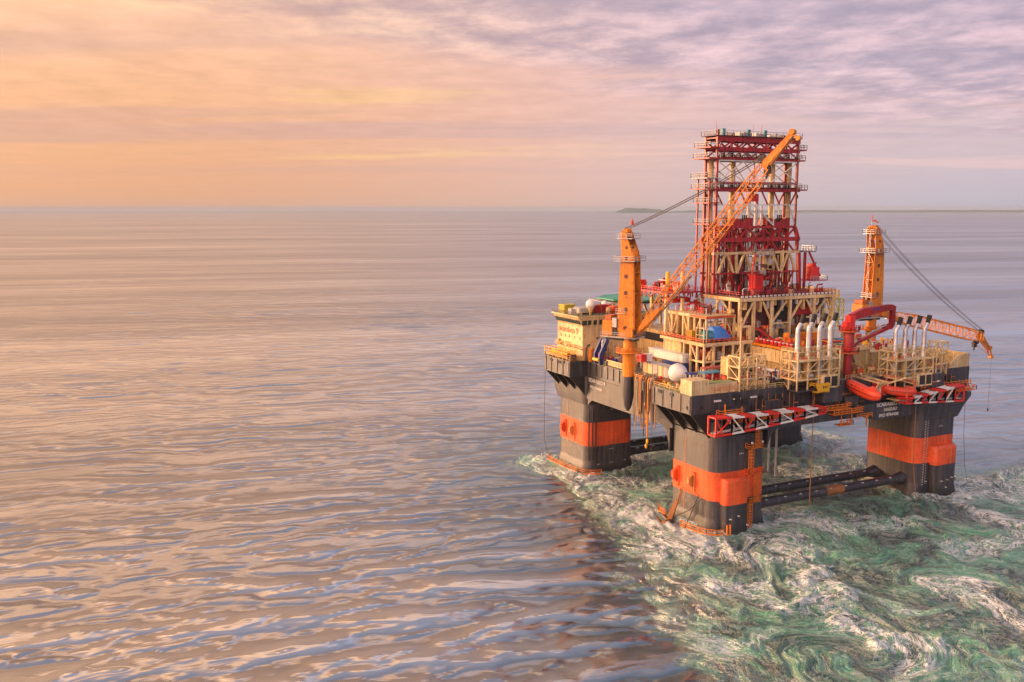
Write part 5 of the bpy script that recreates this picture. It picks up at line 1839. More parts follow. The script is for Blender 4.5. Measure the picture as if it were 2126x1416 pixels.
# second wing: cream wall with slots, red machinery on top
m2 = thing('mud_module', 'long cream walled module with dark slots and red machinery along its top', 'process module', (25, 2, 35.04))
MB().bbox((19.2, -5.0, 39.9), (30.5, 10.2, 43.0), .06).build('wall', CREAM2, m2)
MB().bbox((18.9, -5.2, 43.3), (30.7, 10.4, 43.9), .06).build('top_beam', CRANE, m2)
MB().bbox((19.4, -4.6, 43.0), (30.4, 10.0, 43.3), .02).build('slot_recess', SOOT_SHADE, m2)  # dark block whose colour gives the shade inside the slots
mb = MB()
for k in range(11):
    y = -4.9 + k * 1.5
    mb.box((18.95, y, 43.0), (19.4, y + .3, 43.32))
    mb.box((19.08, y, 40.0), (19.2, y + .12, 43.0))
mb.build('wall_rib', CREAM, m2)
MB().bbox((20.4, -5.2, 35.1), (30, 10, 39.9), .06).build('lower_wall', CREAM, m2)
frame_grid(19.1, -5.0, 20.2, 10, (35.05, 37.6, 39.9), 1, 7, .26, True, 6, 'x').build('frame', CREAM2, m2)
for k in range(10):
    y = -4.4 + k * 1.45
    MB().bbox((19.6, y, 44.0), (21.4 + (k % 3) * .5, y + 1.0, 44.9 + (k % 2) * .4), .08).build('shaker_unit', (RED, BRIGHT)[k % 2], m2)
    MB().bbox((19.4, y + .1, 44.95), (20.1, y + .8, 45.15), .04).build('shaker_lid', WHITE, m2)
MB().path([(18.6, 8.5, 37.4), (18.4, -4.5, 37.6), (21, -5.6, 37.6)], .5, 12).build('white_duct', WHITE, m2, smooth=True)
fill(m2, 15.6, -5, 35.1, 18.4, 9, 39.0, 26, (WHITE, CREAM, BLUE, ORANGE, CREAM2, BLACK), 35)
fill(m2, 22, -4, 44.0, 30, 9, 46.5, 20, (CRANE, RED, CREAM, GREYP, ORANGE, BLACK), 36)
# rear-left module with cream boxes on the upper level
m3 = thing('utility_module', 'tall cream module behind the crane boom with open bays on its upper level', 'process module', (12.5, 24, 35.04))
frame_grid(7.6, 15.6, 17.0, 33.4, (44.6, 50.4), 3, 7, .5, True, 9, 'xy').build('frame', CREAM2, m3)
MB().bbox((7.3, 15.3, 50.3), (17.4, 33.8, 51.0), .08).build('top_deck', CREAM2, m3)
MB().box((7.2, 15.2, 50.35), (7.32, 22.5, 50.95)).build('orange_fascia', ORANGE, m3)
MB().box((7.4, 15.2, 50.35), (17, 15.32, 50.95)).build('orange_fascia', ORANGE, m3)
for y0_, y1_ in ((23.0, 26.6), (28.2, 33.0)):
    MB().bbox((7.9, y0_, 44.8), (13, y1_, 50.2), .08).build('clad_room', CREAM, m3)
MB().bbox((8.4, 17, 44.8), (16.5, 22, 46.3), .08).build('dark_unit', DARKRED, m3)
fill(m3, 8.2, 16, 44.7, 16, 22.5, 49.8, 30, (BRIGHT, RED, WHITE, GREYP, CREAM, BLACK), 41)
fill(m3, 8.2, 16, 51.0, 17, 33, 53.4, 32, (RED, DARKRED, WHITE, RED, CREAM, BRIGHT), 42, smin=.6, smax=2.0)
MB().bbox((8, 30, 35.1), (17, 49, 44.6), .1).build('lower_house', CREAM, m3)
MB().box((7.9, 34.2, 41.4), (8.0, 47, 43.6)).build('dark_louvre', SOOT_SHADE, m3)

# red elevated deck left of the derrick
rd = thing('pipe_handling_frame', 'red steel pipe-handling deck on cream legs to the left of the derrick', 'platform', (12, 38, 51))
MB().box((5.0, 30, 56.0), (17, 47, 56.4)).build('deck', RED, rd)
frame_grid(5, 30, 17, 47, (54.4, 56.1), 6, 8, .3, True, 14).build('truss', RED, rd)
mb = MB()
for x, y in ((5.4, 31), (5.4, 46), (11, 31), (16.6, 31), (16.6, 46), (11, 46)):
    mb.bar((x, y, 44.5), (x, y, 54.5), .8)
mb.build('leg', CREAM2, rd, split=True)
MB().rail([(17, 30, 56.4), (5, 30, 56.4), (5, 47, 56.4)], 1.2, .06, 1.4).build('railing', BRIGHT, rd)
fill(rd, 5.5, 31, 56.4, 16, 46, 59.0, 30, (RED, DARKRED, WHITE, RED, BRIGHT, GREYP), 43)
MB().bbox((9, 33, 53.0), (15.5, 38, 54.4), .1).build('walkway_box', BRIGHT, rd)
for x, y, h in ((9.4, 36, 61.5), (12.8, 33.5, 62)):
    MB().lathe((x, y, 56.4), [(.6, 0), (.6, h - 56.4), (.3, h - 56.1)], 12).build('yellow_post', YELLOW if x < 10 else CREAM2, rd, smooth=True)
ml = MB(); 
for dx in (0, 1.4):
    for dy in (0, 1.4):
        ml.bar((5.4 + dx, 45 + dy, 50), (5.4 + dx, 45 + dy, 58.6), .14)
for k in range(7):
    ml.bar((5.4, 45, 50 + k * 1.3), (6.8, 45, 51 + k * 1.3), .08); ml.bar((5.4, 45, 51 + k * 1.3), (5.4, 46.4, 50 + k * 1.3), .08)
solo(ml, 'lattice_mast', BRIGHT, (5.4, 45, 50), 'short red lattice mast at the outer end of the red pipe deck', 'mast')

# drill floor on its cream frame
df = thing('drilling_substructure', 'cream drill floor frame on tall braced legs under the derrick', 'drill floor', (35, 22.5, 44))
MB().bbox((17.4, 14, 54.5), (53.0, 31.2, 55.5), .1).build('main_deck', CREAM2, df)
MB().box((17.6, 14.2, 55.5), (52.8, 31, 55.95)).build('deck_plating', DARKRED, df)
MB().bbox((52.8, 13.6, 54.2), (54.0, 31.2, 56.6), .1).build('end_beam', CREAM2, df)
MB().rail([(17.6, 31, 55.95), (17.6, 14.2, 55.95), (52.6, 14.2, 55.95)], 1.2, .06, 1.3).build('railing', RED, df)
mb = MB()
for k in range(24):
    mb.bbox((18 + k * 1.46, 13.9, 55.6), (18.8 + k * 1.46, 14.2, 56.1), .03)
mb.build('edge_beam', WHITE, df, split=True)
lg = MB()
for x in (17.9, 22.8, 29.3, 35.9, 45.0, 52.2):
    lg.bar((x, 14.4, 35), (x, 14.4, 54.5), .72)
for y in (18.5, 24, 30.6):
    lg.bar((17.9, y, 35), (17.9, y, 54.5), .6); lg.bar((52.2, y, 35), (52.2, y, 54.5), .7)
lg.build('leg', CREAM2, df, split=True, gap=.01)
dg_ = MB()
for a, b in (((18.2, 47), (22.5, 54.2)), ((29.3, 48.2), (26, 54.2)), ((29.3, 48.2), (34.6, 54.2)), ((35.9, 48.4), (40.0, 54.2)), ((45, 49.5), (42, 54.2)), ((45, 49.5), (49.4, 54.2)), ((52.2, 48), (49.6, 54.2)), ((23.2, 45.5), (20, 40)), ((35.9, 42), (38.2, 38))):
    dg_.bar((a[0], 14.4, a[1]), (b[0], 14.4, b[1]), .48)
for z_, a, b in ((48.0, 29.3, 35.9), (49.2, 41.0, 52.2), (47.5, 17.9, 22.8)):
    dg_.bar((a, 14.4, z_), (b, 14.4, z_), .4)
dg_.bar((17.9, 14.4, 47), (17.9, 22, 54.4), .4); dg_.bar((17.9, 30.6, 47), (17.9, 23, 54.4), .4)
dg_.build('diagonal_brace', CREAM2, df, split=True, gap=.01)
MB().bbox((23.5, 17.5, 47.0), (46.5, 28, 53.9), .2).build('dark_housing', DARKRED, df)
MB().bbox((30.2, 16.2, 48.6), (38.0, 18, 53.4), .2).build('dark_housing', BLACK, df)
MB().bbox((38.6, 16.0, 49.6), (49.0, 18, 52.2), .3).build('red_housing', RED, df)
mb = MB()
for x, y, r_ in ((31.8, 17, .9), (34.2, 17, .9), (27.2, 17.5, .7), (39.4, 17, .6)):
    mb.tube((x, y, 35), (x, y, 48.6), r_, n=14)
mb.build('riser', GREYP, df, smooth=True, split=True, gap=-.05)
fill(df, 19, 15, 44.2, 50, 18, 49.5, 44, (DARKRED, CREAM, BLACK, RED, CREAM2, GREYP, RUST), 51)
fill(df, 19, 15, 35.2, 50, 20, 43, 40, (CREAM, CREAM2, WHITE, CRANE, RED, GREYP), 52)
for k in range(26):
    x = 18.4 + k * 1.32
    MB().bbox((x, 14.5, 53.0 - .8 * (k % 3)), (x + .8, 15.5, 54.4), .05).build('underslung_unit', (RUST, CREAM, BLACK, GREYP)[k % 4], df)
fill(df, 18.4, 15, 55.95, 50, 24, 58.4, 46, (RED, DARKRED, WHITE, BRIGHT, RED, BLACK, CREAM2), 53, smin=.5, smax=1.8)
fill(df, 24, 22, 44.2, 46, 23, 47, 10, DARKS, 54)
mb = MB(); mb.bar((23, 13.6, 47.4), (26.4, 10.4, 44.2), .5); mb.bar((23, 12.8, 47.4), (26.4, 9.6, 44.2), .15); mb.bar((23, 12.8, 48.4), (26.4, 9.6, 45.2), .1)
mb.build('stair', RED, df, split=True)

# cream scaffold mast right of the drill floor
sm = thing('scaffold_tower', 'yellowish scaffold tower at the right-hand end of the drill floor', 'tower', (58.6, 20, 44))
frame_grid(56.6, 18.4, 60.6, 22, (44, 47, 50, 53.2), 2, 2, .24, True, 16).build('frame', YGREEN, sm)
fill(sm, 57, 19, 47, 60, 21.5, 49.5, 6, (CREAM, GREYP, RUST), 55, smin=.5, smax=1.2)
MB().bbox((56.4, 18.2, 35.1), (66, 26, 44.0), .1).build('base_block', CREAM, sm)

# right half of the deck
m4 = thing('pump_room', 'low cream deckhouse in the middle of the right-hand deck', 'deckhouse', (60, 14, 35.04))
MB().bbox((33.5, 1.5, 35.1), (54, 13.5, 40.8), .1).build('wall', CREAM, m4)
MB().bbox((33.2, 1.2, 40.8), (54.3, 13.8, 41.1), .05).build('roof', CREAM2, m4)
MB().rail([(33.3, 1.3, 41.1), (54.2, 1.3, 41.1)], 1.1, .06, 1.4).build('railing', CREAM2, m4)
fill(m4, 34, 2, 41.1, 53, 13, 43.6, 34, BUSY, 61, smin=.6, smax=2.0)
m5 = thing('aft_deckhouse', 'cream deckhouse behind the second row of exhaust pipes', 'deckhouse', (66, 10, 35.04))
MB().bbox((55.5, 2.5, 35.1), (76, 30, 39.5), .1).build('wall', CREAM, m5)
MB().bbox((55.3, 2.3, 39.5), (76.2, 30.2, 39.8), .05).build('roof', CREAM2, m5)
fill(m5, 56, 3, 39.8, 75, 26, 41.6, 40, (CREAM, CREAM2, ORANGE, GREYP, RED, YELLOW, BLACK), 62, smin=.6, smax=2.0)
m6 = thing('far_deckhouse', 'cream deckhouses filling the far side of the deck', 'deckhouse', (45, 50, 35.04))
MB().bbox((20, 33, 35.1), (77, 64, 42.5), .15).build('wall', CREAM, m6)
fill(m6, 20, 34, 42.5, 76, 63, 45.5, 60, (CREAM, CREAM2, RED, GREYP, WHITE, ORANGE), 63, smin=1, smax=3.2)
cl_ = thing('deck_equipment', 'small pumps and valves on the deck right of the red crane', 'equipment', (46, -3, 35.04))
fill(cl_, 40, -6.5, 35.05, 54, 1, 36.9, 44, (CREAM, CREAM2, WHITE, ORANGE, YELLOW, RUST, RED), 64, smin=.5, smax=1.7)
cl_ = thing('deck_equipment', 'pipes and cabinets between the right-hand exhaust frame and the end bulwark', 'equipment', (74, -2, 35.04))
fill(cl_, 70.8, -6, 35.05, 77, 6, 38.0, 34, (CREAM, CREAM2, YELLOW, ORANGE, BLACK, RED), 65, smin=.5, smax=1.7)
cl_ = thing('deck_equipment', 'equipment crowded round the foot of the raised crane behind the white cabins', 'equipment', (0, 30, 35.04))
fill(cl_, -6.5, 21, 35.05, 4, 46, 38.0, 46, (CREAM, CREAM2, RED, WHITE, GREYP, RUST, CREAM), 66, smin=.6, smax=2.0)

# containers and cabins by the raised crane
container('cargo_container', 'white cargo container standing behind the long white cabin', (4.2, 23.8, 40.6), (7.4, 30.0, 43.6), WHITE, door='y')
t = thing('deck_cabin', 'long white cabin with one small window beside the big radome', 'cabin', (2.4, 24, 38.2))
MB().bbox((1.0, 17.0, 38.3), (4.2, 33.0, 40.6), .2).build('wall', WHITE, t)
MB().bbox((1.9, 16.93, 38.9), (3.0, 17.05, 39.9), .02).build('window', GREYP, t)
MB().bbox((.9, 16.9, 40.5), (4.3, 33.1, 40.75), .05).build('roof', WHITE, t)
container('cargo_container', 'dark blue container carrying the long white cabin', (1.0, 16.6, 36.0), (4.2, 26.0, 38.2), BLUE)
t = thing('cream_cabin', 'row of low cream lockers between crane pedestal and big radome', 'lockers', (-4, 19, 35.04))
for k in range(6):
    y = 12.5 + k * 2.4
    MB().bbox((-5.2, y, 35.1), (-2.2, y + 2.2, 38.0), .08).build('locker', (CREAM2, WHITE, CREAM2, GREYP, CREAM2, CREAM)[k], t)
MB().box((-5.4, 12.3, 38.0), (-2.0, 27, 38.12)).build('roof', GREYP, t)
for k, (m_, lab) in enumerate(((BRIGHT, 'small red locker beside the crane pedestal'), (WHITE, 'small white locker beside the red one at the crane pedestal'))):
    container('tool_locker', lab, (-7.2 + k * 1.9, 24.5, 38.3), (-5.6 + k * 1.9, 26.4, 40.3), m_)
t = thing('white_storage_box', 'white container with a blue lower band seen between the exhaust pipes', 'container', (50, 16.0, 41.2))
MB().bbox((45.2, 13.0, 42.6), (54.6, 16, 45.6), .08).build('body', WHITE, t)
MB().bbox((45.1, 12.9, 41.3), (54.7, 16.1, 42.6), .05).build('blue_band', BLUE, t)
mb = MB()
for x in (48.2, 51.4):
    mb.box((x, 12.92, 42.6), (x + .3, 13.02, 45.5))
mb.build('door_gap', GREYP, t, split=True)
container('tool_locker', 'pale blue box below the white storage container', (51, 9.5, 41.2), (54, 11.5, 42.8), LBLUE)
container('work_basket', 'bright orange machinery box left of the white storage container', (36, 8, 41.2), (40, 11, 45.6), CRANE, cat='box')

# tarpaulin load on the frame module
t = thing('covered_load', 'teal framed unit half covered by a bright blue tarpaulin', 'covered load', (8, 12.2, 44.6))
MB().bbox((4.0, 11.2, 44.9), (8.6, 14.0, 47.6), .3).build('teal_unit', TEAL, t)
MB().bbox((4.9, 11.1, 46.0), (7.0, 11.25, 47.2), .05).build('panel', LBLUE, t)
mb = MB()
rs = []
rt = random.Random(5)
for k in range(15):
    u = k / 14
    x = 6.6 + 5.6 * u
    top = 48.6 - (0 if u < .6 else (u - .6) * 5.5) + rt.uniform(-.12, .12)
    ring = []
    for a in range(13):
        th_ = math.pi * a / 12
        yy = 12.6 + 1.75 * math.cos(th_) * (1 + rt.uniform(-.05, .05))
        zz_ = 45.3 + (top - 45.3) * (math.sin(th_) ** .55 if a not in (0, 12) else 0) + rt.uniform(-.07, .07)
        ring.append((x + rt.uniform(-.1, .1), yy, zz_))
    rs.append(ring)
mb.loft(rs)
mb.build('tarpaulin', TARP, t)
frame_grid(3.2, 11.0, 4.2, 14.2, (44.6, 46.5, 48.4), 1, 1, .18, False, 3).build('frame', CREAM2, t)
mb = MB()
for x in (4.4, 6.2, 8.2, 10.4):
    mb.box((x, 11.2, 44.56), (x + .5, 13.6, 45.2))
mb.build('skid', BLACK, t, split=True)
container('chemical_box', 'upright yellow box at the left edge of the blue tarpaulin module', (3.2, 16.2, 44.6), (4.8, 18.4, 47.3), YELLOW, cat='box')
t = thing('hoist_frame', 'small cream portal frame at the inner corner of the tarpaulin module', 'frame', (16.4, 11, 44.6))
for x in (14.9, 18.0):
    MB().bbox((x, 10.6, 44.6), (x + .9, 11.6, 47.9), .06).build('post', CREAM2, t)
MB().bbox((14.9, 10.6, 47.9), (18.9, 11.6, 48.4), .06).build('beam', CREAM2, t)


# ------------------------------------------------------------------ exhaust modules
def exhaust_module(label, x0):
    t = thing('exhaust_module', label, 'exhaust stacks', (x0, -8.5, 34.0), 0, 'exhaust frames with four stacks each')
    f_ = frame_grid(x0, -11.0, x0 + 14.2, -5.2, (34.4, 37.0, 39.2, 41.8, 44.2), 4, 2, .30, True, 5)
    f_.build('frame', CREAM2, t)
    MB().bbox((x0 - .1, -11.1, 41.7), (x0 + 14.3, -5.1, 41.95), .03).build('deck', CREAM2, t)
    MB().bbox((x0 - .1, -11.1, 37.0), (x0 + 14.3, -5.1, 37.2), .03).build('deck', CREAM2, t)
    MB().bbox((x0 - .2, -11.2, 34.0), (x0 + 14.4, -5.0, 34.4), .05).build('base', HULL, t)
    MB().rail([(x0, -5.2, 44.2), (x0, -11, 44.2), (x0 + 14.2, -11, 44.2)], .9, .05, 1.2).build('railing', CREAM, t)
    for k in range(4):
        x = x0 + 2.3 + k * 3.7
        y = -8.2
        s_ = MB().lathe((x, y, 37.2), [(.80, 0), (.80, 4.6), (.62, 4.9), (.60, 11.6)], 18)
        st_ = s_.build('stack', STACK, t, smooth=True)
        el = MB().path([(x, y, 48.6), (x, y, 49.6), (x + .3, y, 50.2), (x + .95, y, 51.0), (x + 1.35, y, 51.9), (x + 1.5, y, 52.4)], [.56, .56, .56, .54, .52, .50], 14)
        el.build('stack_bend', STACK, st_, smooth=True)
        MB().path([(x + 1.0, y, 51.1), (x + 1.45, y, 52.2), (x + 1.75, y, 53.2)], [.58, .62, .66], 14).build('stack_mouth', SOOT_SHADE, st_, smooth=True)
        MB().lathe((x, y, 45.4), [(.66, 0), (.66, .15)], 18).build('stack_clamp', GREYP, st_)
        MB().lathe((x, y, 37.2), [(1.0, 0), (1.0, 3.9), (.8, 4.3)], 16).build('silencer', CREAM if k % 2 else GREYP, t, smooth=True)
    h = MB().loft([[(x0 + 7.6, -11.7, 34.5), (x0 + 13.4, -11.7, 34.5), (x0 + 13.4, -9, 34.5), (x0 + 7.6, -9, 34.5)], [(x0 + 8.2, -11.5, 37.9), (x0 + 13.4, -11.5, 37.9), (x0 + 13.4, -9, 37.9), (x0 + 8.2, -9, 37.9)]])
    ho = h.build('air_intake', CREAM2, t)
    for a in (8.5, 11.0):
        MB().prism([(x0 + a, -11.68, 34.9), (x0 + a + 2.0, -11.68, 34.9), (x0 + a + 2.1, -11.55, 37.4), (x0 + a + .2, -11.55, 37.4)], (0, -.08, 0)).build('grille', BLACK, ho)
    fill(t, x0 + .5, -10.5, 37.2, x0 + 6, -6, 39, 6, (CREAM, RUST, GREYP), 71, smin=.5, smax=1.2)
    fill(t, x0 + .5, -10.5, 41.95, x0 + 12, -6, 44, 10, (ORANGE, RUST, CREAM, CREAM2), 72, smin=.4, smax=1.0)
    return t


ex = exhaust_module('left-hand cream frame with four tall silver exhaust pipes, beside the red crane', 15.4)
dup(ex, (15.4 + 34.8, -8.5, 30.9 + .7), 'right-hand cream frame with four silver exhaust pipes in front of the lowered boom')
t = thing('lattice_tower', 'slender cream lattice tower right of the second exhaust frame', 'tower', (68, -8.6, 34.4))
frame_grid(66.2, -10.5, 70.4, -6.2, (34.4, 37.4, 40.4, 43.4), 2, 1, .32, True, 15).build('frame', CREAM2, t)
MB().box((66, -10.7, 34.2), (70.6, -6, 34.4)).build('base', HULL, t)
fill(t, 66.6, -10, 37.5, 70, -6.8, 39.5, 6, (GREYP, RED, CREAM, BLACK), 73, smin=.5, smax=1.3)

# right-hand end bulwark
t = thing('end_bulwark', 'cream bulwark with a sloping wing at the right-hand end of the deck', 'bulwark', (80.5, -5, 35.04))
MB().prism([(84.25, -7.0, 35.04), (84.25, -7.0, 38.9), (79.6, -7.0, 38.5), (76.2, -7.0, 36.2), (76.2, -7.0, 35.04)], (0, .35, 0)).build('end_plate', CREAM2, t)
MB().bbox((83.6, -6.6, 35.04), (84.25, 6, 38.8), .05).build('side_wall', CREAM2, t)
MB().bbox((74.0, 1.0, 35.04), (83.5, 1.4, 38.8), .05).build('back_wall', CREAM, t)
MB().lathe((79.3, -6.0, 35.1), [(.6, 0), (.6, 1.6), (.3, 2.0), (.1, 2.1)], 14).build('bollard', BRIGHT, t, smooth=True)

# ------------------------------------------------------------------ lifeboats and davits
def lifeboat(label, loc, rz, tilt=0, s_=1.0):
    t = thing('lifeboat', label, 'lifeboat', loc, rz)
    t.rotation_euler = (0, tilt, rz)
    n = 18
    rings = []
    for k in range(n + 1):
        u = k / n
        x = (u - .5) * 10.6 * s_
        e_ = (1 - abs(2 * u - 1) ** 3.2) ** .5
        e_ = max(e_, .10)
        ring = []
        for a in range(20):
            th_ = 2 * math.pi * a / 20
            c_, q_ = math.cos(th_), math.sin(th_)
            w_ = 1.62 * e_ * s_
            y = w_ * (abs(c_) ** .75) * (1 if c_ > 0 else -1)
            z_ = (1.45 if q_ > 0 else 1.6) * s_ * e_ ** .6 * (abs(q_) ** .8) * (1 if q_ > 0 else -1) + .4 * (2 * u - 1) ** 2 * s_
            ring.append((x, y, z_))
        rings.append(ring)
    MB().loft(rings).build('hull', LIFE, t, local=True, smooth=True)
    MB().loft([[(x, y * 1.03, z_) for x, y, z_ in ((r[0][0], r[0][1], -.08), (r[0][0], r[0][1], .16), (r[0][0], r[10][1], .16), (r[0][0], r[10][1], -.08))] for r in rings[1:-1]]).build('fender', paint('fender_' + str(int(loc[0])), (.42, .03, .02), .5), t, local=True)
    MB().bbox((1.8 * s_, -.75 * s_, 1.1 * s_), (3.8 * s_, .75 * s_, 2.0 * s_), .22).build('wheelhouse', LIFE, t, local=True)
    mb = MB()
    for k in range(4):
        mb.box(((-2.8 + k * 1.1) * s_, -1.50 * s_, .55 * s_), ((-2.3 + k * 1.1) * s_, -1.36 * s_, .85 * s_))
    mb.build('porthole', GLASS, t, local=True, split=True)
    mb = MB()
    mb.prism([(-5.0 * s_, -.06, -.4), (-5.6 * s_, -.06, -.5), (-5.5 * s_, -.06, -1.6), (-4.2 * s_, -.06, -1.3)], (0, .12, 0))
    mb.build('rudder', RED, t, local=True)
    mb = MB()
    for x in (-4.1, 3.9):
        mb.box((x * s_ - .15, -.15, .9 * s_), (x * s_ + .15, .15, 1.9 * s_))
    mb.build('lifting_hook', GALV, t, local=True, split=True)
    return t


lifeboat('closed orange-red lifeboat hanging stern-out below the red crane', (37.8, -11.6, 32.7), math.radians(-83), math.radians(13), 1.02)
lifeboat('smaller orange-red lifeboat hanging under the cream davit near the hull lettering', (51.2, -11.8, 31.4), math.radians(-35), math.radians(4), .80)
t = thing('davit', 'cream davit beams running over the large lifeboat', 'davit', (40, -9, 34.6))
mb = MB()
for y in (-13.8, -9.6):
    pass
for x in (40.6, 43.4):
    mb.bar((x, -5, 35.4), (x, -14.6, 34.9), .42)
mb.bar((40.6, -9, 35.2), (43.4, -9, 35.2), .3); mb.bar((40.6, -14.4, 34.9), (43.4, -14.4, 34.9), .3)
mb.bar((42, -14.4, 34.9), (42.4, -10, 31.6), .45); mb.bar((43.4, -14.4, 34.9), (43.6, -9.5, 31.6), .4)
mb.build('beam', CREAM2, t)
MB().box((38.6, -11.8, 31.2), (44.8, -9.2, 31.45)).build('boarding_platform', HULL, t)
mb = MB()
mb.path([(41, -12.6, 31.6), (41, -12.8, 33), (41.6, -13.2, 34.6)], .22, 8); mb.tube((43.1, -12.2, 31.6), (43.1, -12.2, 33.5), .4, n=10)
mb.build('winch_post', CREAM2, t, split=True)
t = thing('davit', 'cream davit arms with crossed braces above the smaller lifeboat', 'davit', (52, -10, 33.4))
mb = MB()
mb.bar((47.6, -8, 32.5), (51.8, -13.0, 35.2), .42); mb.bar((55.0, -8, 32.5), (51.6, -12.6, 35.2), .42); mb.bar((49, -9, 35), (55, -12.8, 33.4), .34)
mb.bar((51.8, -13.0, 35.2), (56.4, -13.2, 34.2), .34); mb.bar((48.6, -7.2, 35.2), (56, -7.2, 34.6), .4)
mb.build('arm', CREAM2, t)
mb = MB(); mb.bar((55.0, -13.2, 34.2), (55.0, -13.2, 29.6), .5); mb.bar((51.8, -13.6, 33.2), (51.8, -13.6, 29.6), .4); mb.bar((49.6, -8.0, 35.2), (55, -13.2, 34.2), .5)
mb.build('hook_frame', paint('salmon_paint', (.80, .22, .12), .5), t, split=True)
MB().bbox((45.4, -9.4, 30.4), (50.6, -7.4, 34.0), .15).build('winch_housing', BRIGHT, t)
MB().bbox((49.2, -12.5, 29.0), (57.6, -9.2, 29.3), .05).build('boarding_platform', CREAM, t)
# inflatable raft canister
t = thing('liferaft_canister', 'orange and white cylindrical canister in a cradle below the deck edge', 'liferaft', (66.4, -10, 32.8))
MB().tube((64.4, -10.6, 32.7), (66.0, -10.6, 32.8), .72, n=16).build('orange_half', CRANE, t, smooth=True)
MB().tube((66.0, -10.6, 32.8), (67.2, -10.6, 32.85), .74, n=16).build('white_strap', WHITE, t, smooth=True)
MB().tube((67.2, -10.6, 32.85), (68.8, -10.6, 33.0), .70, .5, n=16).build('orange_half', CRANE, t, smooth=True)
MB().tube((61.6, -10.4, 32.5), (63.2, -10.4, 32.5), .7, n=14).build('grey_canister', GREYP, t, smooth=True)
MB().box((61, -11, 31.75), (69, -9, 31.95)).build('cradle', BLACK, t)
t = thing('work_basket', 'bright yellow steel basket on the deck edge under the exhaust pipes', 'basket', (21.6, -12.2, 34.0))
MB().prism([(19.6, -13.0, 36.3), (24.6, -13.0, 36.0), (24.4, -13.0, 33.7), (20.8, -13.0, 33.9)], (0, .12, 0)).build('front_panel', YELLOW, t)
MB().box((20.4, -13.0, 33.8), (24.6, -11.2, 33.95)).build('floor', YELLOW, t)
MB().rail([(19.6, -11.2, 35.2), (19.6, -13, 35.2), (24.6, -13, 34.9), (24.6, -11.2, 34.9)], 1.1, .07, 1.1).build('railing', YELLOW, t)
mb = MB()
for k in range(3):
    mb.box((22.2 + k * .6, -13.04, 34.8), (22.5 + k * .6, -12.98, 35.6))
mb.build('opening', BLACK, t, split=True)  # flat black pieces, shade of the openings put into the colour


# ------------------------------------------------------------------ stowed flare booms
def flare_boom(label, xs, hgt, y0, y1, zb, flip):
    t = thing('flare_boom', label, 'flare boom', (xs[0], y0, zb[0]), 0, 'red and white flare booms stowed along the hull')
    for k in range(len(xs) - 1):
        col_ = RED if k % 2 == 0 else WHITE
        if k % 2 == 0:
            col_ = BRIGHT
        xa, xb = xs[k], xs[k + 1]
        ha, hb_ = hgt[k], hgt[k + 1]
        za, zb_ = zb[k], zb[k + 1]
        mb = MB()
        A = [V(xa, y0, za), V(xa, y1, za), V(xa, y1, za + ha), V(xa, y0, za + ha)]
        B = [V(xb, y0, zb_), V(xb, y1, zb_), V(xb, y1, zb_ + hb_), V(xb, y0, zb_ + hb_)]
        for i in range(4):
            mb.bar(A[i], B[i], .42)
            mb.bar(B[i], B[(i + 1) % 4], .34)
            mb.bar(A[i], A[(i + 1) % 4], .34)
        if flip:
            mb.bar(A[0], B[3], .26); mb.bar(A[1], B[2], .26)
        elif k % 2:
            mb.bar(A[3], B[0], .26); mb.bar(A[2], B[1], .26)
        else:
            mb.bar(A[0], B[3], .22); mb.bar(A[3], (A[0] + B[0]) / 2, .18)
        mb.bar(A[2], B[3], .2); mb.bar(A[0], B[1], .2)
        mb.build('red_section' if k % 2 == 0 else 'white_section', col_, t)
        # walkway plate along the top
        MB().prism([A[3] + V(0, .3, .02), B[3] + V(0, .3, .02), B[2] + V(0, -.3, .02), A[2] + V(0, -.3, .02)], (0, 0, .08)).build('walkway', col_, t)
    mb = MB()
    for f_ in (.3, .6):
        pts = [(x, y0 + (y1 - y0) * f_, z_ + .5) for x, z_ in zip(xs, zb)]
        mb.path(pts, .16, 6)
    mb.build('gas_pipe', GREYP, t, split=True, gap=-.1)
    return t


xs = [-13.0, -8.2, -4.6, -1.0, 2.8, 6.6, 10.8, 14.6, 18.8, 21.5]
flare_boom('tapering red and white lattice boom stowed above the near column', xs, [4.3, 3.9, 3.55, 3.2, 2.9, 2.6, 2.3, 2.0, 1.6, 1.3], -15.0, -12.2, [26.7, 26.9, 27.1, 27.35, 27.6, 27.9, 28.2, 28.5, 28.9, 29.1], False)
xs = [50.5, 53.4, 56.2, 59.0, 62.2, 65.6, 68.8, 73.0]
flare_boom('red and white lattice boom stowed on the right-hand column, widest at its outer end', xs, [1.2, 1.5, 1.8, 2.2, 2.7, 3.2, 3.8, 4.2], -14.6, -11.8, [28.6, 28.5, 28.4, 28.2, 28.0, 27.8, 27.6, 27.4], True)

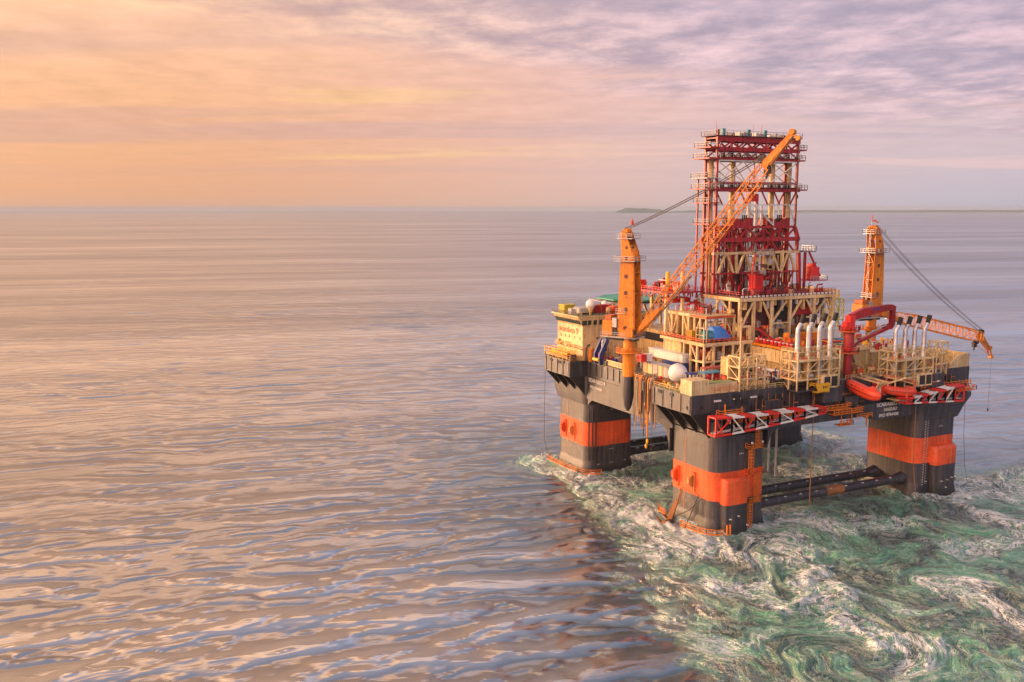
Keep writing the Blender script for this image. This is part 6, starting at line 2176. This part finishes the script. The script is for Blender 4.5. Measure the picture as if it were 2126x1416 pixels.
# ------------------------------------------------------------------ anchors
def anchor(label, loc, rz, s_=1.0):
    t = thing('anchor', label, 'anchor', loc, rz)
    sh_ = MB().prism([(0, -.35, 0), (1.5 * s_, -.35, 1.2 * s_), (3.4 * s_, -.35, 7.4 * s_), (2.6 * s_, -.35, 7.8 * s_), (-.2 * s_, -.35, 2.2 * s_)], (0, .7, 0))
    sh_.build('shank', RUST, t, local=True)
    mb = MB()
    for sy in (-1, 1):
        mb.loft([[(.6, sy * .4, .9), (.9, sy * .4, -.3), (-.6, sy * .4, -.9), (-.8, sy * .4, .2)], [(.3, sy * 2.6, .9), (.5, sy * 2.6, .5), (-.8, sy * 2.6, -.3), (-1.0, sy * 2.6, .2)]])
        mb.loft([[(-.8, sy * 1.2, -.2), (-.5, sy * 1.2, -.7), (-.5, sy * 2.4, -.5), (-.8, sy * 2.4, 0)], [(-3.4 * s_, sy * 1.5, 1.6 * s_), (-3.2 * s_, sy * 1.5, 1.2 * s_), (-3.2 * s_, sy * 1.9, 1.2 * s_), (-3.4 * s_, sy * 1.9, 1.6 * s_)]])
    mb.tube((0, -2.9, .1), (0, 2.9, .1), .42, n=10)
    mb.build('fluke', RUST, t, local=True)
    MB().path([(3.0 * s_, 0, 7.6 * s_), (3.6 * s_, 0, 9.2 * s_), (4.0 * s_, 0, 11.5 * s_)], .2, 6).build('shackle', RUST, t, local=True)
    return t


anchor('big rusty anchor leaning against the foot of the near column', (-12.6, 3.2, .6), math.radians(-62), .80)
anchor('rusty anchor half visible behind the right-hand column', (80.8, -4.6, 1.8), math.radians(160), .7)
t = thing('mooring_chain', 'black mooring wires running down beside the near column anchor', 'mooring wire', (-9.5, -2, 8))
MB().path([(-8.9, -5.5, 8.6), (-10.6, -2.2, 4.6), (-12.2, .8, 2.6)], .14, 6).build('wire', BLACK, t)
MB().path([(-8.8, -4.0, 9.0), (-10.8, -3.0, 3.0), (-12.4, -3.2, .4)], .12, 6).build('wire', BLACK, t)
MB().path([(-9.4, 1.8, 9.5), (-10.8, .8, 7.4), (-11.4, .4, 6)], .16, 6).build('wire', RUST, t)
